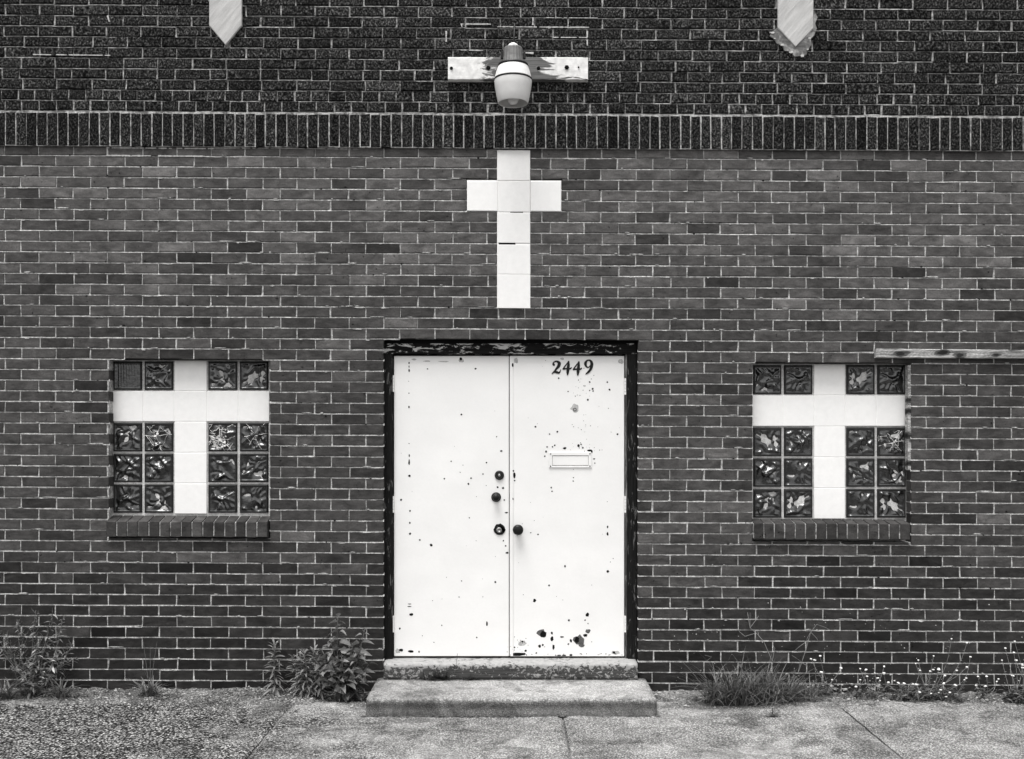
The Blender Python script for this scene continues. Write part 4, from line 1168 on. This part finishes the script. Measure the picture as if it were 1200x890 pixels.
for (p, r, y) in tips:
    tp = lerp_tip(p, r, y); bs = b + Vector((U(-.05, .06), U(-.03, .03), 0)); pts = curve_pts(bs, tp, (U(-.02, .02), -.02, 0), 8)
    st.tube(pts, [.0042 * (1 - .7 * i / 8) for i in range(9)], 5, tone=.7)
    H_ = (tp - bs).length; nn = max(4, int(H_ / .032)); az = U(0, 3)
    for i in range(nn):
        t = .22 + .78 * i / (nn - 1); c = bs.lerp(tp, t) + Vector((0, -.02 * math.sin(math.pi * t), 0)); az += 1.57 + U(-.2, .2)
        for s_ in (0, math.pi):
            d = Vector((math.cos(az + s_), math.sin(az + s_) * .8 - .25, U(.05, .45) - .5 * (1 - t)))
            L = U(.05, .078) * (1.05 - .35 * (t > .85))
            if c.y + d.normalized().y * L > -.008: d.y = -abs(d.y)
            place_leaf(c + d.normalized() * .008, d, L, 0, o)
st.build('stem', M['stem'], o, smooth=True)

# whorled mare's-tail weeds
def marestail(px, y, toprow, label, nstem=1, spreadpx=0, leafL=.05, group=None, wid=.009):
    o, b = plant('horseweed', px, y, label, group=group)
    st = MB(); lf = MB()
    for s_ in range(nstem):
        f = 0 if nstem == 1 else (s_ / (nstem - 1) - .5)
        yy = y + U(-.03, .03); tp = lerp_tip(px + f * spreadpx + U(-2, 2), toprow + (abs(f) * 22 if nstem > 1 else 0) + U(-4, 4), yy)
        bs = b + Vector((f * spreadpx / PPM * .6, U(-.02, .02), 0)); pts = curve_pts(bs, tp, (U(-.01, .01), 0, 0), 8)
        st.tube(pts, [.0045 * (1 - .6 * i / 8) for i in range(9)], 5, tone=.8)
        H_ = (tp - bs).length; nn = int(H_ / .0058); az = U(0, 6)
        for i in range(nn):
            t = .06 + .94 * i / nn; az += 2.4
            c = bs.lerp(tp, t); up_ = (-.25 + 1.15 * t ** 2 + U(-.15, .15)) if t < .93 else U(.7, 1.6)
            L = leafL * (U(.8, 1.15)) * (1.15 - .35 * t)
            d = Vector((math.cos(az), math.sin(az) * .9 - .15, up_))
            if c.y + d.normalized().y * L > -.008: d.y = -abs(d.y) * .5
            leaf_geo(lf, c, d, L, wid * U(.8, 1.2), .25, .3, U(.55, 1.1), 4, 'lance')
    st.build('stem', M['stem'], o, smooth=True); lf.build('foliage', M['leaf'], o, kind='stuff', smooth=True)
    return o
marestail(322, -.10, 752, 'single upright narrow-leaved weed standing left of the bushes', 1, 0, .085, wid=.014)
marestail(362, -.12, 760, 'clump of narrow-leaved weeds hugging the left side of the broad-leaved bush', 6, 40, .07, wid=.013)

# tall straggly weed at the left edge
o, b = plant('straggly_weed', 40, -.12, 'tall straggly weed with pale strap leaves at the left edge')
st = MB(); lf = MB()
def twig(p0, p1, r, n=6, bend=.01):
    pts = curve_pts(p0, p1, (U(-bend, bend), -U(0, bend), 0), n); st.tube(pts, [r * (1 - .75 * i / n) for i in range(n + 1)], 4, tone=U(.7, 1.0)); return pts
for (p, r, y) in [(42, 715, -.10), (62, 716, -.08), (20, 726, -.08), (75, 722, -.06), (86, 752, -.1), (8, 742, -.14), (48, 745, -.16), (0, 760, -.2), (70, 765, -.18), (30, 770, -.22), (52, 780, -.2), (12, 780, -.22), (-8, 735, -.1), (90, 770, -.14), (40, 790, -.25), (20, 795, -.26), (60, 792, -.25)]:
    tp = lerp_tip(p, r, y); bs = b + Vector((U(-.08, .08), U(-.03, .03), 0)); pts = twig(bs, tp, .004, 8, .02)
    H_ = (tp - bs).length
    for i in range(int(H_ / .028)):
        t = .2 + .8 * i / max(1, int(H_ / .028)); c = bs.lerp(tp, t); an = U(0, 6.28)
        if r < 765 and t > .45:
            d = Vector((math.cos(an) * .55, math.sin(an) * .3 - .1, U(.5, 1.1))).normalized(); e = c + d * U(.05, .12) * (1.3 - t)
            e.y = min(e.y, -.008); twig(c, e, .0021, 4, .004)
            for k_ in range(5): leaf_geo(lf, c.lerp(e, .3 + .16 * k_), (d.x + U(-.5, .5), d.y - .2, d.z + U(-.2, .5)), U(.010, .02), .0034, .1, .3, U(.5, 1.0), 2)
        for k_ in range(3):
            an = U(0, 6.28); d = Vector((math.cos(an), math.sin(an) * .6 - .35, U(-.35, .6))); L = U(.03, .07) * (1.35 - .8 * t)
            leaf_geo(lf, c, d, L, L * U(.2, .32), U(.1, .5), .3, U(.25, .8) * (3.0 if rnd.random() < .12 else 1), 4)
st.build('stem', M['stem'], o, smooth=True); lf.build('foliage', M['leaf'], o, kind='stuff', smooth=True)

o, b = plant('grass_tuft', 72, -.17, 'curly strap-leaved grass tuft right of the straggly weed')
grass_tuft(o, b, 40, .10, .22, .10, .011, 1.1)
o, b = plant('grass_tuft', 6, -.2, 'grass tuft cut by the left edge of the picture')
grass_tuft(o, b, 60, .08, .22, .12, .010, 1.1)
o, b = plant('grass_tuft', 176, -.15, 'lone grass tuft by the wall under the left window')
grass_tuft(o, b, 60, .09, .22, .11, .009, 1.1)
mb = MB()
for i in range(3):
    tp = lerp_tip(168 + i * 8, 752 + 6 * (i % 2), -.06); mb.tube(curve_pts(b, tp, (U(-.01, .01), 0, 0)), [.0016 * (1 - .1 * k_) for k_ in range(7)], 4, tone=.7)
mb.build('stem', M['stem'], o)

def creeper(px, y, w_px, n, label, L=.018):
    o, b = plant('creeping_weed', px, y, label); lf = MB()
    for i in range(n):
        x = b.x + rnd.gauss(0, w_px / PPM / 2.4); yy = min(-.02, y + rnd.gauss(0, .045)); z = ground_z(x, yy)
        an = U(0, 6.28); leaf_geo(lf, (x, yy, z + U(0, .012)), (math.cos(an), math.sin(an), U(.1, .9)), L * U(.6, 1.3), L * .4, .3, .3, U(.35, .95), 3)
    lf.build('foliage', M['leaf_dark'], o, kind='stuff', smooth=True)
creeper(248, -.30, 40, 260, 'low dark creeping weed on the slab edge left of the narrow-leaved weed')
creeper(292, -.12, 40, 240, 'low creeping weed at the wall foot beside the narrow-leaved weed')
creeper(120, -.14, 46, 90, 'sparse low weed between the two left grass tufts')
creeper(930, -.30, 70, 150, 'sparse creeping weed on the ground behind the grass clump', .012)
creeper(1150, -.2, 60, 160, 'sparse low weed near the right edge', .013)

# threshold tuft
o = empty('grass_tuft', (PX(513, -.1), -.10, .101)); tag(o, 'small grass tuft sprouting between the step and the threshold', 'plant')
mb = MB()
for i in range(130):
    x = PX(rnd.gauss(512, 6.5) if i < 95 else rnd.gauss(552, 6), -.1); bs = Vector((x, -.095, .099)); an = U(-1.3, 1.3); L = U(.07, .15) * (1 if i < 95 else .55)
    d = Vector((math.sin(an), -U(.05, .45), math.cos(an) * .9 + .2)); leaf_geo(mb, bs, d, L, .0055, U(.15, .6), .2, U(.05, .4), 4, 'blade')
mb.build('blade', M['grass'], o, kind='stuff', smooth=True)
mb = MB(); mb.tube(curve_pts((PX(531, -.1), -.09, .11), lerp_tip(536, 766, -.09), (.004, 0, 0)), [.0012] * 7, 4, tone=.4); mb.build('stem', M['stem'], o)

# big grass clump on the right
o, b = plant('grass_clump', 880, -.24, 'large shaggy grass clump with dry stalks right of the step')
mb = MB()
grass_tuft(o, b + Vector((-.13, -.02, 0)), 420, .14, .42, .2, .0052, 1.0, rad=.15, ymul=.55, lo=.2, hi=.9)
grass_tuft(o, b + Vector((.10, 0.02, 0)), 340, .12, .40, .2, .005, 1.1, rad=.17, ymul=.45, lo=.2, hi=.9)
grass_tuft(o, b + Vector((.28, 0.05, 0)), 150, .09, .30, .2, .0045, 1.3, rad=.16, ymul=.4, lo=.4, hi=1.0)
grass_tuft(o, b + Vector((-.02, -.06, 0)), 70, .12, .30, .2, .007, 1.2, rad=.26, ymul=.25, lo=.9, hi=1.7)
for (pts_) in ([(905, 775), (895, 752), (886, 742), (879, 736), (879, 718)], [(879, 736), (885, 728), (889, 722)], [(879, 736), (876, 718)], [(886, 742), (873, 746), (866, 740)], [(905, 775), (908, 760), (905, 755)], [(895, 752), (889, 745), (888, 740)], [(935, 790), (945, 760), (950, 741), (957, 732)], [(950, 741), (957, 748), (959, 752)], [(950, 741), (946, 748), (944, 756)], [(957, 732), (966, 735), (972, 738)], [(948, 750), (938, 757), (932, 762)], [(828, 775), (834, 770), (826, 768)], [(935, 790), (938, 775), (928, 768)], [(945, 780), (938, 776), (930, 777)]):
    pp = [lerp_tip(a, r, -.10 + .01 * i) for i, (a, r) in enumerate(pts_)]
    mb.tube(pp, [.0017 * (1 - .14 * i) for i in range(len(pp))], 4, tone=U(.8, 1.2))
mb.build('stalk', M['stem'], o, kind='stuff')

o, b = plant('grass_tuft', 906, -.56, 'tiny flat grass sprig on the pavement before the grass clump')
grass_tuft(o, b, 26, .03, .09, .05, .005, 1.6, lo=.2, hi=.5)

# white-flowered weeds
def flowering(px, y, label, heads, tuft, tw):
    o, b = plant('flowering_weed', px, y, label)
    st = MB(); lf = MB()
    for (p, r, yy) in heads:
        tp = lerp_tip(p, r, yy); bs = b + Vector((U(-.5, .5) * tw, U(-.03, .02), 0)); bs.z = ground_z(bs.x, bs.y)
        bend = (tp.x - bs.x) * .25
        pts = curve_pts(bs, tp, (bend * .6, -.01, 0), 7); st.tube(pts, [.0016 * (1 - .35 * i / 7) for i in range(8)], 4, tone=U(.7, 1.1))
        for k_ in range(6):
            c = pts[1 + k_]; an = U(0, 6.28); leaf_geo(lf, c, (math.cos(an), math.sin(an) * .6 - .2, U(.2, 1)), U(.012, .03), .005, .3, .3, U(.5, 1.0), 3)
        fl = MB()
        for q_ in range(rnd.choice((1, 1, 2, 3))):
            c = tp + Vector((U(-.006, .006), -.003, U(-.006, .004))) * (q_ > 0); rr = U(.0055, .0098)
            fl.lathe([(0, -rr * .5), (rr * .6, -rr * .4), (rr, .0), (rr * .75, rr * .5), (0, rr * .6)], c, n=7, ridge=.25)
        fl.build('flower_head', M['flower'], o)
    for i in range(tuft):
        x = b.x + U(-.5, .5) * tw; yy = min(-.02, y + rnd.gauss(0, .035)); an = U(0, 6.28); L = U(.03, .075)
        leaf_geo(lf, (x, yy, ground_z(x, yy) + U(0, .09) * rnd.random()), (math.cos(an), math.sin(an) * .7 - .2, U(.2, 1.3)), L, L * .2, .4, .3, U(.35, .95), 3)
    st.build('stem', M['stem'], o); lf.build('foliage', M['leaf_dark'], o, kind='stuff', smooth=True)
ya = lambda: U(-.16, -.07)
flowering(1085, -.16, 'tall white-flowered weed growing at the wall foot under the right window corner',
    [(1115, 749, -.1), (1133, 754, -.1), (1137, 770, -.12), (1094, 769, -.12), (1076, 774, -.1), (1073, 778, -.12), (1078, 786, -.14), (1090, 787, -.14), (1093, 785, -.14), (1100, 784, -.13), (1121, 786, -.13), (1133, 782, -.12), (1107, 792, -.15), (1130, 797, -.15), (1119, 803, -.16), (1106, 801, -.16), (1070, 802, -.18), (1077, 811, -.2), (1091, 813, -.21), (1100, 812, -.2), (1059, 801, -.15), (1052, 801, -.14), (1048, 798, -.12), (1102, 809, -.2), (1113, 812, -.2), (1132, 795, -.13), (1073, 802, -.18), (1108, 817, -.2)], 440, .40)
flowering(1018, -.10, 'loose row of small white-flowered weeds between the grass clump and the tall one',
    [(1008, 784, -.08), (1015, 785, -.08), (1036, 781, -.08), (1036, 789, -.09), (1028, 795, -.1), (1031, 798, -.1), (1025, 789, -.09), (1008, 797, -.1), (1003, 805, -.11), (1041, 800, -.1), (1016, 793, -.09)], 100, .24)
flowering(966, -.09, 'small white-flowered weed just right of the grass clump',
    [(961, 769, -.07), (951, 773, -.07), (954, 774, -.07), (985, 783, -.08), (962, 788, -.08), (975, 797, -.09), (953, 803, -.1), (949, 814, -.12)], 90, .16)
flowering(1198, -.20, 'leafy white-flowered weed cut by the right edge of the picture',
    [(1189, 752, -.1), (1178, 760, -.12), (1188, 765, -.12), (1174, 774, -.13), (1190, 774, -.14), (1198, 779, -.15), (1198, 783, -.15), (1205, 770, -.12), (1191, 812, -.2), (1195, 813, -.2), (1193, 818, -.22), (1212, 760, -.1), (1186, 792, -.15), (1204, 795, -.18)], 480, .18)
flowering(1152, -.10, 'thin white-flowered sprig beside the tall flowering weed',
    [(1146, 793, -.1), (1156, 793, -.1), (1170, 796, -.1), (1144, 803, -.11), (1154, 805, -.12), (1168, 799, -.1)], 24, .06)

# dry leaf litter and straw blown against the wall
lt = MB()
for i in range(520):
    x = U(-3.6, 3.6); y = -0.015 - abs(rnd.gauss(0, .11))
    if -0.9 < x < 0.9 and y > -.62: continue
    z = ground_z(x, y) + U(.001, .008); an = U(0, 6.28)
    if i % 3: leaf_geo(lt, (x, y, z), (math.cos(an), math.sin(an), U(-.1, .35)), U(.008, .026), U(.004, .010), .2, .5, U(.15, 1.3), 3)
    else:
        L = U(.02, .08); lt.tube([(x, y, z), (x + L * .5 * math.cos(an), y + L * .5 * math.sin(an) * .6, z + U(0, .012)), (x + L * math.cos(an), y + L * math.sin(an) * .6, z + U(-.003, .008))], [.0010, .0010, .0006], 4, tone=U(.3, 1.8))
tag(lt.build('leaf_litter', M['leaf'], kind='stuff'), 'dry leaf litter and straw scattered along the foot of the wall', 'litter')
